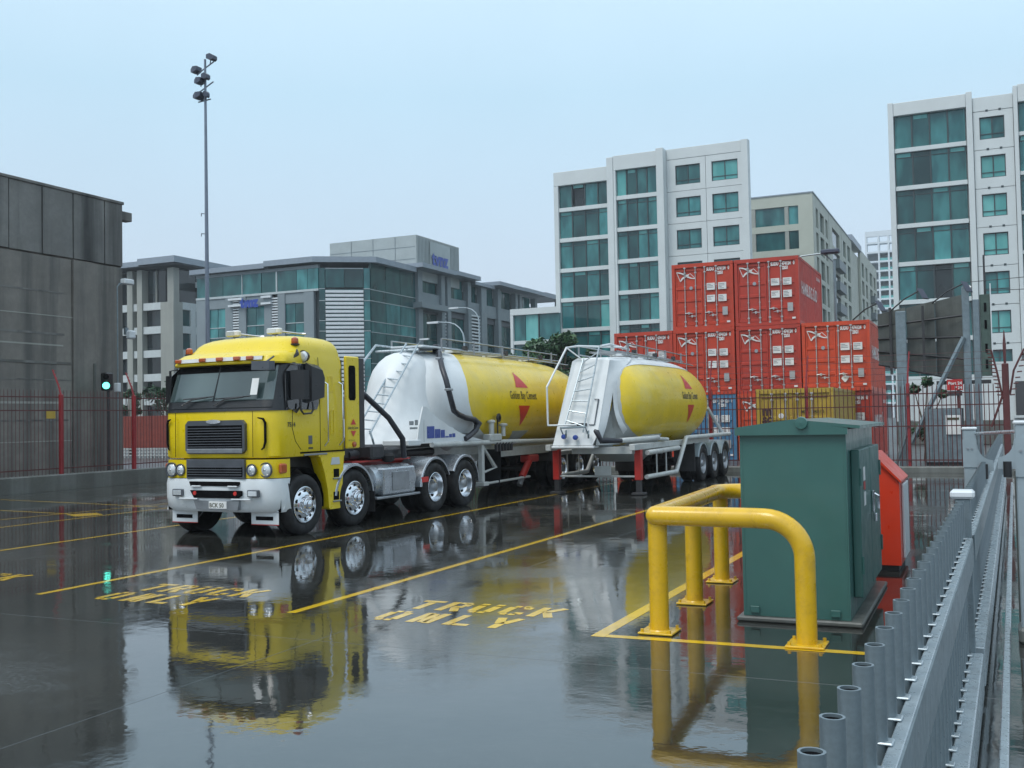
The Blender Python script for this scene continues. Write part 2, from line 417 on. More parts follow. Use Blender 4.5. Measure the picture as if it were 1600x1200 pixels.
def text_geo(body, size=1., bold=0., spacing=1., sx=1., align='LEFT'):
    cu = bpy.data.curves.new('lettering', 'FONT'); cu.body = body; cu.size = size; cu.offset = bold
    cu.space_character = spacing; cu.align_x = align; cu.resolution_u = 3
    ob = bpy.data.objects.new('lettering', cu); COL.objects.link(ob)
    dg = bpy.context.evaluated_depsgraph_get(); dg.update()
    me = bpy.data.meshes.new_from_object(ob.evaluated_get(dg))
    V = [(v.co.x*sx, v.co.y) for v in me.vertices]; F_ = [tuple(p.vertices) for p in me.polygons]
    bpy.data.objects.remove(ob); bpy.data.curves.remove(cu); bpy.data.meshes.remove(me)
    return V, F_
def text_on(mb, body, o, u, v, size, bold=0., spacing=1., sx=1., align='LEFT'):
    V, F_ = text_geo(body, size, bold, spacing, sx, align)
    o, u, v = Vector(o), Vector(u), Vector(v)
    return mb.add([o+u*a+v*b for a, b in V], F_)
def arc(c, r, a0, a1, n, plane='yz', fixed=0.):
    P = []
    for i in range(n+1):
        t = R(a0+(a1-a0)*i/n); a, b = c[0]+r*math.cos(t), c[1]+r*math.sin(t)
        P.append({'yz': (fixed, a, b), 'xz': (a, fixed, b), 'xy': (a, b, fixed)}[plane])
    return P
# ------------------------------------------------------------------ ground
g = MB().quad((-500, -250, -.03), (450, -250, -.03), (450, 700, -.03), (-500, 700, -.03))
ground = struct('ground', g, 'asphalt')
yard = MB().quad((-24.3, -8, -.012), (14, -8, -.012), (14, 32.45, -.012), (-24.3, 32.45, -.012))
yard = struct('yard_pavement', yard, 'asphalt')
xs = [-23.98, -23.05, -17.05, -11.05, -5.05, .95, 6.95, 13.9]
ys = [-7.9, 1.1, 7.1, 13.1, 19.1, 25.1, 31.1, 32.44]
rs = random.Random(3)
for i in range(len(xs)-1):
    for j in range(len(ys)-1):
        if i == len(xs)-2 and j > 3: pass
        x0, x1, y0, y1 = xs[i]+.0018, xs[i+1]-.0018, ys[j]+.0018, ys[j+1]-.0018
        t = [rs.uniform(-.0003, .0) for _ in range(4)]
        b = .002
        mb = MB()
        V = [(x0, y0, -.011), (x1, y0, -.011), (x1, y1, -.011), (x0, y1, -.011),
             (x0, y0, t[0]-.004), (x1, y0, t[1]-.004), (x1, y1, t[2]-.004), (x0, y1, t[3]-.004),
             (x0+b, y0+b, t[0]), (x1-b, y0+b, t[1]), (x1-b, y1-b, t[2]), (x0+b, y1-b, t[3])]
        F_ = [(8, 9, 10, 11)]
        for k in range(4):
            k2 = (k+1) % 4; F_ += [(k, k2, 4+k2, 4+k), (4+k, 4+k2, 8+k2, 8+k)]
        mb.add(V, F_)
        part('concrete_slab', mb, 'ground', yard)

def pline(x0, y0, x1, y1, w=.10, z=.0014):
    d = Vector((x1-x0, y1-y0, 0)).normalized(); n = Vector((-d.y, d.x, 0))*w/2
    a, b = Vector((x0, y0, z)), Vector((x1, y1, z))
    part('painted_line', MB().quad(a-n, b-n, b+n, a+n), 'line', yard)
pline(-9.3, 8.05, -9.15, 32.2); pline(-6.0, 8.05, -5.85, 25.5)
pline(-13.2, 8.05, -13.15, 32.0); pline(-16.3, 12.0, -15.95, 30.0, .08)
pline(-17.7, 14.0, -17.05, 18.6, .07); pline(-21.6, 16.28, -17.3, 15.74, .07, .0018); pline(-23.4, 18.6, -16.62, 17.58, .07, .0018)
pline(-2.93, 8.0, -2.88, 14.2, .115); pline(-2.87, 8.055, -.55, 8.10, .10)
part('painted_arrow', MB().quad((-17.25, 15.62, .0016), (-16.9, 16.1, .0016), (-16.35, 15.75, .0016), (-16.6, 15.28, .0016)), 'line', yard)

def stencil(cx, y0):
    """TRUCK ONLY in broken stencil capitals, each letter a painted piece."""
    w, h, st = .245, .45, .085
    gap = .012
    def seg(a, b, wd=st):
        a, b = Vector((*a, 0)), Vector((*b, 0)); d = (b-a).normalized(); n = Vector((-d.y, d.x, 0))*wd/2
        return [a-n, b-n, b+n, a+n]
    def ring(x0, x1, y0, y1, right=True, left=True, top=True, bot=True):
        q = []; c = .07
        if left: q.append(seg((x0+st/2, y0+c), (x0+st/2, y1-c)))
        if right: q.append(seg((x1-st/2, y0+c), (x1-st/2, y1-c)))
        if top:
            q.append(seg((x0+c*.6, y1-st/2), (x0+w/2-gap, y1-st/2))); q.append(seg((x0+w/2+gap, y1-st/2), (x1-c*.6, y1-st/2)))
        if bot:
            q.append(seg((x0+c*.6, y0+st/2), (x0+w/2-gap, y0+st/2))); q.append(seg((x0+w/2+gap, y0+st/2), (x1-c*.6, y0+st/2)))
        return q
    G = {'T': [seg((0, h-st/2), (w, h-st/2)), seg((w/2, 0), (w/2, h-st-gap))],
         'R': [seg((st/2, 0), (st/2, h)), seg((st+gap, h-st/2), (w-.03, h-st/2)), seg((w-st/2, h*.58), (w-st/2, h-.05)), seg((st+gap, h*.5), (w-.03, h*.5)), seg((w*.55, h*.42), (w-.03, 0))],
         'U': ring(0, w, 0, h, top=False) + [seg((st/2, h-.1), (st/2, h)), seg((w-st/2, h-.1), (w-st/2, h))],
         'C': ring(0, w, 0, h, right=False) + [seg((w-st/2, h-.15), (w-st/2, h-.05)), seg((w-st/2, .05), (w-st/2, .15))],
         'K': [seg((st/2, 0), (st/2, h)), seg((st+.02, h*.48), (w-.02, h)), seg((w*.5, h*.5), (w-.02, 0))],
         'O': ring(0, w, 0, h),
         'N': [seg((st/2, 0), (st/2, h)), seg((w-st/2, 0), (w-st/2, h)), seg((st+.012, h-.03), (w-st-.012, .03))],
         'L': [seg((st/2, 0), (st/2, h)), seg((st+gap, st/2), (w, st/2))],
         'Y': [seg((w/2, 0), (w/2, h*.42)), seg((.03, h), (w/2-.02, h*.46)), seg((w-.03, h), (w/2+.02, h*.46))]}
    for word, yy in (('TRUCK', y0+.58), ('ONLY', y0)):
        pitch = .315 if word == 'TRUCK' else .365
        for k, ch in enumerate(word):
            mb = MB(); ox = cx-.80+k*pitch+(.02 if word == 'TRUCK' else 0)
            for q in G[ch]: mb.quad(*[(ox+p.x, yy+p.y, .0016) for p in q])
            part('painted_letter', mb, 'line', yard, label='painted stencil letter '+ch)
stencil(-4.32, 8.03); stencil(-7.72, 8.03); stencil(-11.28, 8.05)

# ------------------------------------------------------------------ kerbs and boundary
mb = MB().box(-24.42, -2, -.03, -24.0, 60, .46, .03)
kw = part('kerb_wall', mb, 'kerb'); tag(kw, 'low stained concrete upstand under the dark red fence beside the warehouse', 'kerb wall')
kb = part('kerb', MB().box(-24.0, 32.45, -.03, 14, 32.95, .17, .03), 'kerb')
tag(kb, 'low concrete kerb along the back of the yard under the red fence', 'kerb')
struct('pavement', MB().box(-24.0, 32.96, -.03, 14, 47.5, .02), 'asphalt')

def fence(name, label, axis, fixed, a0, a1, posts, zb, zt, barpitch, bt, wires, arm, postz, skip=None, rails=()):
    root = thing(name, label, 'fence', (fixed, a0, 0) if axis == 'y' else (a0, fixed, 0))
    def P(t, off, z): return (fixed+off, t, z) if axis == 'y' else (t, fixed+off, z)
    def bx(t0, t1, o0, o1, z0, z1, b=0.):
        m_ = MB(); p, q = P(t0, o0, z0), P(t1, o1, z1); return m_.box(*p, *q, b)
    bar = MB().tube([(0, 0, zb), (0, 0, zt), (0, 0, zt+.06)], [bt, bt, .002], 4).mesh('bar')
    bar.materials.append(M['fence_red'])
    t = a0; k = 0
    base = root.location
    while t < a1:
        if not (skip and skip(t)):
            p = P(t, 0, 0); inst('bar', bar, root, (p[0]-base.x, p[1]-base.y, 0))
        t += barpitch
    for z in rails: part('rail', bx(a0, a1, .012, .035, z-.016, z+.016), 'fence_red', root)
    for t in posts:
        ph = bx(t-.05, t+.05, .05, .15, zb-.1, postz, .01)
        po = part('post', ph, 'post_red', root)
        m_ = MB()
        m_.tube([P(t, .10, postz-.02), P(t+arm[0]*.2, .10+arm[1]*.3, postz+arm[2]*.35), P(t+arm[0], .10+arm[1], postz+arm[2])], [.03, .026, .02], 5)
        for i in range(6):
            f = .2+.14*i
            c = Vector(P(t+arm[0]*f, .10+arm[1]*f, postz+arm[2]*f)); m_.tube([c, c+Vector((.03, .03, .05))], .009, 4)
        part('barb_arm', m_, 'post_red', po)
    for f in wires:
        m_ = MB(); prev = None
        pts = []
        for t in [a0]+[0]*0+[p for p in posts]+[a1]:
            pts.append(P(t+arm[0]*f, .10+arm[1]*f, postz+arm[2]*f))
        part('wire', m_.tube(pts, .006, 3), 'fence_red', root)
    return root
fence('security_fence', 'dark red bar fence on the concrete upstand in front of the warehouse', 'y', -24.22, 12.0, 42.0, [13.3, 16.1, 18.9, 21.7, 24.5, 27.3, 30.1, 32.9, 35.7, 38.5, 41.3],
      .46, 2.82, .125, .010, (), (-.05, -.28, .72), 2.74, rails=(.62, 2.28, 2.66))
fence('security_fence', 'dark red bar fence along the kerb in front of the stacked shipping containers', 'x', 32.72, -23.9, .55, [-22.9, -20.0, -17.0, -14.0, -11.0, -8.0, -5.0, -2.07],
      .17, 2.50, .125, .012, (.1, .3, .5, .7, .9), (.06, .10, .95), 2.62, rails=(.35, 1.35, 1.95, 2.3))
sg = part('warning_plate', MB().box(-24.14, 21.2, 2.05, -24.12, 21.5, 2.26), 'yellow_cont', bpy.data.objects['security_fence'], label='small yellow warning plate')

# anti-climb end post
root = thing('fence_end_post', 'dark red end post with splayed barbed anti-climb arms beside the grey gate', 'fence post', (.55, 32.7, 0))
part('post', MB().box(.46, 32.62, 0, .64, 32.82, 3.1, .02), 'fence_red', root)
part('spike', MB().tube([(.55, 32.72, 3.1), (.55, 32.72, 3.65), (.55, 32.72, 4.05)], [.035, .045, .01], 6), 'fence_red', root)
for sx, n in ((-1, 13), (1, 9)):
    m_ = MB(); pts = [(.55+sx*.1, 32.72, 2.2), (.55+sx*.22, 32.72, 2.9), (.55+sx*(.35 if sx < 0 else .5), 32.72, 3.5)]
    m_.tube(pts, .028, 6)
    for i in range(n):
        f = i/(n-1); c = Vector(pts[0]).lerp(Vector(pts[2]), f); m_.tube([c, c+Vector((sx*.13, 0, .01))], .018, 4)
    part('barbed_arm', m_, 'fence_red', root)
part('brace', MB().tube([(.5, 32.72, 2.3), (.15, 32.72, 1.3)], .03, 6), 'fence_red', root)

# ------------------------------------------------------------------ concrete warehouse on the left
root = thing('warehouse', 'tall windowless stained concrete warehouse behind the red fence', 'warehouse', (-27, 20, 0))
WX, WE, WZ, WJ = -27.0, 26.95, 9.56, 7.28
part('wall', MB().box(WX-.4, -4, 0, WX-.08, WE, WZ), 'conc', root)
yy = WE
k = 0
for w in (.82, 1.33, 1.22, 1.25, 1.3, 1.3, 1.3, 1.3, 1.3, 1.3, 1.3, 1.3, 1.3, 1.3, 1.3, 1.3):
    off = rs.uniform(-.02, .02)
    part('upper_panel', MB().box(WX-.079, yy-w+.02, WJ+.03, WX+.03+off, yy-.02, WZ-.1, .012), 'conc_up', root); yy -= w
yy = WE; k = 0
for w in (1.3, .9, 4.1, .55, 4.3, .55, 4.3, .55, 4.3, .55, 4.3):
    narrow = w < 1
    part('pilaster' if narrow else 'lower_panel', MB().box(WX-.079, yy-w+.012, 0, WX+(.07 if narrow else .0), yy-.012, WJ-.02, .01), 'conc', root); yy -= w
part('side_wall', MB().box(WX-28, WE-.3, 0, WX-.4, WE-.005, WZ-.1), 'conc', root)
part('roof', MB().box(WX-28, -4, WZ-.2, WX-.4, WE-.3, WZ-.11), 'conc', root)
part('coping', MB().box(WX-.45, -4, WZ-.1, WX+.06, WE+.03, WZ, .015), 'conc_up', root)
part('roof_beam', MB().box(WX-.42, WE+.031, 8.97, WX-.1, WE+.55, 9.28, .01), 'conc_up', root)
for k, z in enumerate((1.35, 2.0, 2.55, 3.3, 4.4, 4.75, 5.35, 6.1)):
    a = 8+rs.uniform(0, 9); part('form_joint', MB().box(WX+.0005, a, z, WX+.008, 24.9-rs.uniform(0, .6), z+.03+.02*(k % 3)), 'conc_up' if k % 2 else 'office_beige', root)
part('conduit', MB().tube([(WX+.09, 25.6, .5), (WX+.09, 25.6, 3.9)], .05, 6), 'kerb', root)
part('ledge', MB().box(WX+.001, 8, 3.82, WX+.022, 24.7, 3.90), 'kerb', root)

root = thing('security_camera', 'white security camera on thin pole at the corner of the warehouse', 'camera', (-26.5, 26.2, 0))
part('pole', MB().tube([(-26.5, 26.2, 0), (-26.5, 26.2, 6.5), (-26.5, 26.3, 6.62), (-26.5, 26.55, 6.66)], .022, 6), 'galv', root)
part('camera_body', MB().box(-26.58, 26.4, 6.62, -26.36, 26.85, 6.8, .03), 'white', root)
part('junction_box', MB().box(-26.58, 26.1, 2.95, -26.40, 26.25, 3.25, .02), 'white', root)
root = thing('security_camera', 'white dome camera low on the end wall of the warehouse', 'camera', (-26.9, 27, 5))
part('bracket', MB().box(-26.98, 26.95, 4.95, -26.9, 27.1, 5.2), 'galv', root)
part('camera_body', MB().box(-26.92, 26.97, 4.8, -26.68, 27.25, 5.1, .05), 'white', root)

root = thing('traffic_light', 'small black traffic signal showing green behind the red fence', 'traffic light', (-26.2, 25.4, 0))
part('pole', MB().tube([(-26.2, 25.5, 0), (-26.2, 25.5, 3.0)], .05, 8), 'chassis', root)
hd = part('signal_head', MB().box(-26.34, 25.27, 2.97, -26.05, 25.58, 3.56, .04), 'black', root)
dv = Vector((26.1, -25.3, -1.4)).normalized(); uu = dv.cross(Vector((0, 0, 1))).normalized(); vv_ = uu.cross(dv)
for z, mm in ((3.42, 'cap_dark'), (3.13, 'green_light')):
    c = Vector((-26.05, 25.25, z))+dv*.05
    part('lens', MB().disc(c, uu, vv_, .11 if z < 3.3 else .09, 20), mm, hd)
    hood = MB(); ring0 = [c+uu*(.15*math.cos(t*math.pi/12))+vv_*(.15*math.sin(t*math.pi/12)) for t in range(-2, 15)]
    hood.loft([ring0, [p+dv*.16 for p in ring0]], False, False); part('hood', hood, 'black', hd)

# rust red hoarding and shrubs between the warehouse and the truck
root = thing('steel_hoarding', 'rust red sheet steel hoarding beyond the fence between warehouse and truck', 'hoarding', (-44.5, 45, 0))
x = -49.0
while x < -37.9:
    part('panel', MB().box(x, 45, .55, x+1.17, 45.08, 2.36, .01), 'rust', root); x += 1.2
for x in (-49, -45.4, -41.8, -38.2): part('post', MB().box(x-.06, 45.1, -.03, x+.06, 45.2, 2.3), 'fence_red', root)
x = -49.0
mesh_mb = MB()
for i in range(40): mesh_mb.box(-49+i*.28, 45.01, -.03, -48.97+i*.28+.05, 45.05, .54)
for z in (.1, .28, .46): mesh_mb.box(-49, 44.985, z, -37.9, 45.009, z+.06)
o = part('mesh_infill', mesh_mb, 'dirty_white', root)

def shrub(name, label, x, y, h, w, n, leafmat, seed, leaf=.16, group=None, cat='shrub'):
    rr = random.Random(seed)
    root = thing(name, label, cat, (x, y, 0), 0, group)
    tr = MB(); tips = []
    tr.tube([(x, y, -.05), (x+.05, y, h*.25), (x, y, h*.5)], [h*.03, h*.022, h*.012], 6)
    cl_ = []
    for i in range(max(6, int(h*2.4))):
        a = rr.uniform(0, 6.28); rad = w*rr.uniform(.2, 1)**.6; zz = h*rr.uniform(.32, .96)
        rad *= math.sqrt(max(.06, 1-((zz/h-.5)/.5)**2))
        c = (x+rad*math.cos(a), y+rad*math.sin(a), zz); cl_.append((c, rr.uniform(.24, .46)*w*.75))
        tr.tube([(x, y, h*.25+.1*zz), ((x+c[0])/2, (y+c[1])/2, zz*.7), c], [h*.014, h*.009, h*.004], 5)
    part('trunk', tr, 'bark', root)
    for gi in range(2):
        lf = MB()
        for k in range(n//2):
            c, cr = cl_[rr.randrange(len(cl_))]
            d = Vector((rr.gauss(0, 1), rr.gauss(0, 1), rr.gauss(0, .8))).normalized()*cr*rr.uniform(.55, 1.08)
            p = Vector(c)+d
            u = Vector((rr.gauss(0, 1), rr.gauss(0, 1), rr.gauss(0, .6))).normalized(); w_ = u.cross(Vector((rr.gauss(0, 1), rr.gauss(0, 1), rr.gauss(0, 1)))).normalized()
            s_ = leaf*rr.uniform(.6, 1.3)
            lf.quad(p-u*s_, p-w_*s_*.45, p+u*s_, p+w_*s_*.45)
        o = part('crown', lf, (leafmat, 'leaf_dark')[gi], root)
    return root
shrub('bush', 'dark bush behind the rust red hoarding left of the truck', -46.3, 50, 4.6, 1.6, 1500, 'leaf_dark', 5)
shrub('bush', 'small dark bush close to the warehouse corner', -49.6, 50, 4.4, .8, 900, 'leaf_dark', 6)

for i, (x, y, h, w, lab) in enumerate(((-25.6, 55, 5.6, 1.7, 'low green tree at the left of the clump behind the front tank'),
      (-23.6, 55.5, 6.2, 1.8, 'green tree in the middle of the clump behind the front tank'),
      (-21.9, 54.5, 6.6, 1.7, 'tallest green tree beside the white podium building behind the tanks'),
      (-20.2, 53.5, 5.9, 1.5, 'dark tree between the front tank and the rear tanker ladder'),
      (-28.2, 56, 5.0, 1.9, 'low bushy tree half hidden by the rails of the front tank'))):
    shrub('tree', lab, x, y, h, w, 3400, 'leaf', 20+i, .17, 'trees behind the tankers', 'tree')

# ------------------------------------------------------------------ shipping containers
def container(name, label, colour, loc, style='red', group='stacked shipping containers', lettering=True):
    """20 ft box: door end at local y = 0 facing -y."""
    W, L, H = 2.43, 6.06, 2.588
    root = thing(name, label, 'container', loc, 0, group)
    h = W/2
    b = MB()
    for x in (-h, h-.12):                                   # door-end and rear corner posts
        b.box(x, 0, .12, x+.12, .14, H-.12); b.box(x, L-.14, .12, x+.12, L, H-.12)
    b.box(-h+.12, .0, H-.15, h-.12, .14, H); b.box(-h+.12, 0, 0, h-.12, .14, .14)
    for x in (-h, h-.07): b.box(x, .14, 0, x+.07, L-.14, .14); b.box(x, .14, H-.09, x+.07, L-.14, H-.001)
    for sx in (-1, 1):
        pts = []; y = .14; p = .275
        while y < L-.14-.001:
            for dy, o_ in ((0, .012), (.075, .012), (.135, .05), (.20, .05)):
                if y+dy < L-.14: pts.append((y+dy, o_))
            y += p
        pts.append((L-.14, .012))
        r0 = [(sx*(h-o_), yy_, .14) for yy_, o_ in pts]; r1 = [(sx*(h-o_), yy_, H-.09) for yy_, o_ in pts]
        b.loft([r0, r1], False, False)
    b.box(-h+.07, .14, H-.06, h-.07, L-.02, H-.03); b.box(-h+.12, L-.06, .1, h-.12, L-.02, H-.1); b.box(-h+.07, .1, .06, h-.07, L-.1, .12)
    b.box(-h+.12, .10, .14, h-.12, .139, H-.15)
    part('body', b, colour, root, local=True)
    for x in (-h-.004, h-.174):
        for y in (-.004, L-.158):
            for z in (0.002, H-.118): part('corner_casting', MB().box(x, y, z, x+.178, y+.162, z+.118, .01), colour, root, local=True)
    for sx in (-1, 1):
        d = MB(); x0, x1 = (-h+.13, -.012) if sx < 0 else (.012, h-.13)
        z = .16; ribs = [(.16, .25, 0), (.25, .62, 1), (.62, .72, 0), (.72, 1.10, 1), (1.10, 1.2, 0), (1.2, 1.58, 1), (1.58, 1.68, 0), (1.68, 2.30, 1), (2.30, H-.17, 0)]
        prof = []
        for za, zb_, rec in ribs:
            y = .085 if rec else .055
            prof += [(y, za+(.015 if rec else 0)), (y, zb_-(.015 if rec else 0))]
        r0 = [(x0, y, z) for y, z in prof]; r1 = [(x1, y, z) for y, z in prof]
        d.loft([r0, r1], False, False)
        d.box(x0, .05, .16, x0+.05, .099, H-.17); d.box(x1-.05, .05, .16, x1, .099, H-.17)
        dr = part('door', d, colour, root, local=True)
        for fx in ((.28, .80) if sx > 0 else (.22, .73)):
            x = sx*(fx*1.10 if sx > 0 else (1.10-fx*1.06)+.05)
            x = {(-1, .22): -.70, (-1, .73): -.27, (1, .28): .10, (1, .80): .55}[(sx, fx)]
            rod = MB().tube([(x, .02, .03), (x, .02, H-.04)], .019, 6)
            for z in (.12, .30, H-.16, H-.36): rod.box(x-.045, -.005, z-.03, x+.045, .045, z+.03, .008)
            for z in (.9, 1.7): rod.box(x-.028, 0, z-.02, x+.028, .05, z+.02)
            part('lock_rod', rod, 'rod', dr, local=True)
            hz = .62 if fx in (.22, .28) else .50
            xe = x+.30 if fx in (.22, .28) else x-.30
            part('handle', MB().tube([(x, -.012, hz), ((x+xe)/2, -.015, hz+.02), (xe, -.005, hz)], [.022, .018, .008], 5).box((x+xe)/2-.03, -.03, hz-.035, (x+xe)/2+.03, .05, hz+.06), 'rod', dr, local=True)
    if style in ('red', 'blue'):
        for z0 in (1.51, 1.04):
            for xa, xb in ((.17, .49), (.62, .94)):
                pl = part('placard', MB().box(xa, .028, z0, xb, .036, z0+.27), 'print_white', root, local=True)
                lt = MB()
                for i in range(3 if xa < .3 else 4):
                    zz = z0+.20-i*.055; lt.box(xa+.02, .0262, zz, xa+.02+rs.uniform(.12, .26), .0272, zz+.018)
                part('printed_line', lt, 'grille', pl, local=True)
        part('vent_plate', MB().box(.77, .03, .50, .97, .04, .82), 'rod', root, local=True)
        part('tare_label', MB().box(.93, .03, .2, 1.06, .04, .27), 'print_white', root, local=True)
    if style in ('red', 'blue') and lettering:
        for w_, a, zz, sz in (('SUDU', .17, 2.27, .185), ('474124', .585, 2.27, .185), ('0', 1.01, 2.27, .185), ('22G1', .60, 2.11, .165)):
            t = MB(); text_on(t, w_, (a, .048, zz), (1, 0, 0), (0, 0, 1), sz, .010, sx=.61); part('number_print', t, 'print_white', root, local=True)
    if style == 'red':
        e_ = MB()                                            # white four-pointed bird-like mark
        def blade(pts, y=.047): e_.quad(*[(a, y, b_) for a, b_ in pts])
        cx, cz = -.63, 2.13
        for P in ([(-.41, .165), (-.25, .15), (-.06, .07), (0, .05), (-.05, -.01), (-.22, .085), (-.40, .135)], [(-.07, .05), (.02, .045), (.10, .06), (.145, .095), (.07, -.02), (.0, -.06), (-.07, -.02)],
                  [(-.06, .0), (.01, -.05), (-.08, -.085), (-.17, -.15), (-.24, -.23), (-.275, -.205), (-.20, -.09), (-.13, -.04)], [(.0, -.01), (.07, -.02), (.2, -.095), (.36, -.12), (.36, -.155), (.17, -.13), (.02, -.07)],
                  [(-.41, .15), (-.388, .15), (-.245, -.22), (-.27, -.22)], [(.125, .085), (.148, .09), (.362, -.125), (.34, -.13)]):
            blade([(cx+a, cz+b_) for a, b_ in P])
        part('emblem', e_, 'print_white', root, local=True)
        part('round_label', MB().disc((-.46, .046, 1.63), (1, 0, 0), (0, 0, 1), .07, 14), 'steel', root, local=True)
        if lettering:
            t = MB(); text_on(t, 'HAMBURG SÜD', (h+.004, .55, 1.22), (0, 1, 0), (0, 0, 1), .66, .018, sx=.88)
            part('side_lettering', t, 'print_worn', root, local=True)
            t = MB(); text_on(t, 'SUDU 474124 0', (h+.004, 4.55, 2.15), (0, 1, 0), (0, 0, 1), .19, .008, sx=.8)
            part('side_number', t, 'print_worn', root, local=True)
    if style == 'mustard':
        t = MB(); text_on(t, 'm', (-1.02, .046, 1.75), (1, 0, 0), (0, 0, 1), .42, .016, sx=.95); text_on(t, 'sc', (-1.02, .046, 1.50), (1, 0, 0), (0, 0, 1), .40, .016, sx=.95)
        part('lettering', t, 'print_dark', root, local=True)
        part('round_label', MB().disc((-.42, .046, 1.72), (1, 0, 0), (0, 0, 1), .085, 16), 'print_white', root, local=True)
        t = MB(); text_on(t, 'MSCU 284517 3', (.22, .046, 1.8), (1, 0, 0), (0, 0, 1), .13, .003, sx=.8); part('number_print', t, 'decal_dark', root, local=True)
    return root
cx_ = {'A': -12.43, 'B': -9.95, 'C': -7.47, 'D': -4.98}
H_ = 2.591
proto = container('shipping_container', 'red shipping container at the top left of the stack', 'red_cont', (cx_['B'], 40, 2*H_))
def repaint(o, m):
    for ch in [o]+list(o.children_recursive):
        if ch.type == 'MESH' and ch.material_slots and ch.material_slots[0].material == M['red_cont']:
            ch.material_slots[0].link = 'OBJECT'; ch.material_slots[0].material = m
def dup_c(col, lvl, lab, dy=0., shade=None):
    c = copy_tree(proto); repaint(c, M['red_cont' if shade is None else 'red_cont_%d' % shade]); c['label'] = lab; c.location = (cx_[col], 40+dy, lvl*H_)
    ROOTM[c.name] = Matrix.Translation(c.location); return c
dup_c('C', 2, 'red shipping container at the top right of the stack, its long side showing worn lettering', .02, 1)
dup_c('A', 1, 'red shipping container at the left end of the middle row, partly behind the rear tanker', .05, 2)
dup_c('B', 1, 'red shipping container in the middle row above the blue container', -.03)
dup_c('C', 1, 'red shipping container in the middle row under the top right container', .03, 1)
c4 = dup_c('D', 1, 'brighter red shipping container at the right end of the middle row beside the billboard', -.05, 0)
part('diamond_placard', MB().quad((.30, .015, .63), (.44, .015, .47), (.30, .015, .31), (.16, .015, .47)), 'print_white', c4, local=True)
dup_c('A', 0, 'red shipping container on the ground hidden behind the rear tank', 0)
dup_c('C', 0, 'red shipping container on the ground beside the blue one, partly behind the mustard container', .0, 0)
dup_c('D', 0, 'red shipping container on the ground at the right end behind the mustard container', .02, 1)
container('shipping_container', 'blue shipping container on the ground behind the rear tanker wheels', 'blue_cont', (cx_['B'], 40, 0), 'blue')
container('shipping_container', 'mustard yellow shipping container standing in front of the red stack above the green cabinet', 'yellow_cont', (-5.55, 33.85, 0), 'mustard', None)
# ------------------------------------------------------------------ buildings
def B(x0, y0, z0, x1, y1, z1, b=0.): return MB().box(x0, y0, z0, x1, y1, z1, b)
def paneled_bay(root, x0, x1, y, slabs, n, ztop, slab_h=.42, depth=.35, opens=(), pale=()):
    """Full-width glazing between white slab edges: n panes a storey, each its own part."""
    zs = [ztop]+list(slabs)
    for k in range(len(zs)-1):
        zt_, zb_ = (zs[k] if k == 0 else zs[k]-slab_h/2), zs[k+1]+slab_h/2
        w = (x1-x0)/n
        for i in range(n):
            a, b_ = x0+i*w+.06, x0+(i+1)*w-.06
            mm = 'room_dark' if (k, i) in opens else ('teal_light' if (k, i) in pale else ('teal', 'teal', 'teal_dark')[(i*5+k*3) % 3])
            pn = part('glass_pane', B(a, y+depth-.03+(.25 if mm == 'room_dark' else 0), zb_, b_, y+depth+.3, zt_), mm, root)
            if k: part('transom', B(a, y+depth-.07, zt_-.42, b_, y+depth-.031, zt_-.36), 'mullion', pn)
            if (i+k) % 3 == 1: part('blind', B(a+.1, y+depth-.05, zt_-.36, b_-.1, y+depth-.031, zt_-.05), 'teal_light', pn)
        for i in range(1, n): part('mullion', B(x0+i*w-.055, y+depth-.12, zb_, x0+i*w+.055, y+depth+.1, zt_), 'mullion', root)
    for z in slabs: part('slab_edge', B(x0, y+.06, z-slab_h/2, x1, y+depth+.6, z+slab_h/2, .02), 'apt_white', root)
def punched(root, xs_, z_floor, pitch, nf, x0, x1, y, wz0, wz1, m='apt_white', depth=.28, vents=False, pale=()):
    """Wall panels with one window opening each: xs_ = [(panel x0, x1, window x0, x1)]"""
    for f in range(nf):
        zb_ = z_floor-pitch*f
        for i, (a, b_, wa, wb) in enumerate(xs_):
            g_ = .02; z0, z1 = zb_+g_, zb_+pitch-g_
            if f == 0: z1 += .0
            p = MB().box(a+g_, y, z0, wa, y+depth, z1).box(wb, y, z0, b_-g_, y+depth, z1).box(wa, y, z0, wb, y+depth, zb_+wz0).box(wa, y, zb_+wz1, wb, y+depth, z1)
            part('wall_panel', p, m, root)
            wn = MB(); t = .07
            wn.box(wa, y+depth-.14, zb_+wz0, wa+t, y+depth-.04, zb_+wz1).box(wb-t, y+depth-.14, zb_+wz0, wb, y+depth-.04, zb_+wz1)
            wn.box(wa+t, y+depth-.14, zb_+wz0, wb-t, y+depth-.04, zb_+wz0+t).box(wa+t, y+depth-.14, zb_+wz1-t, wb-t, y+depth-.04, zb_+wz1)
            md = (wa+wb)/2; wn.box(md-.04, y+depth-.14, zb_+wz0+t, md+.04, y+depth-.04, zb_+wz1-t)
            wn.box(wa+t, y+depth-.13, zb_+wz0+.42, wb-t, y+depth-.05, zb_+wz0+.47)
            w_ = part('window', wn, 'mullion', root)
            for q, (pa, pb) in enumerate(((wa+t, md-.04), (md+.04, wb-t))):
                part('pane', B(pa, y+depth-.07, zb_+wz0+t, pb, y+depth-.045, zb_+wz1-t), 'teal_light' if (f, i) in pale else 'teal', w_)
            if vents:
                for q in (-.35, .6): part('vent', B(md+q-.09, y-.03, zb_+wz1+.42, md+q+.09, y-.001, zb_+wz1+.58), 'mullion', root)

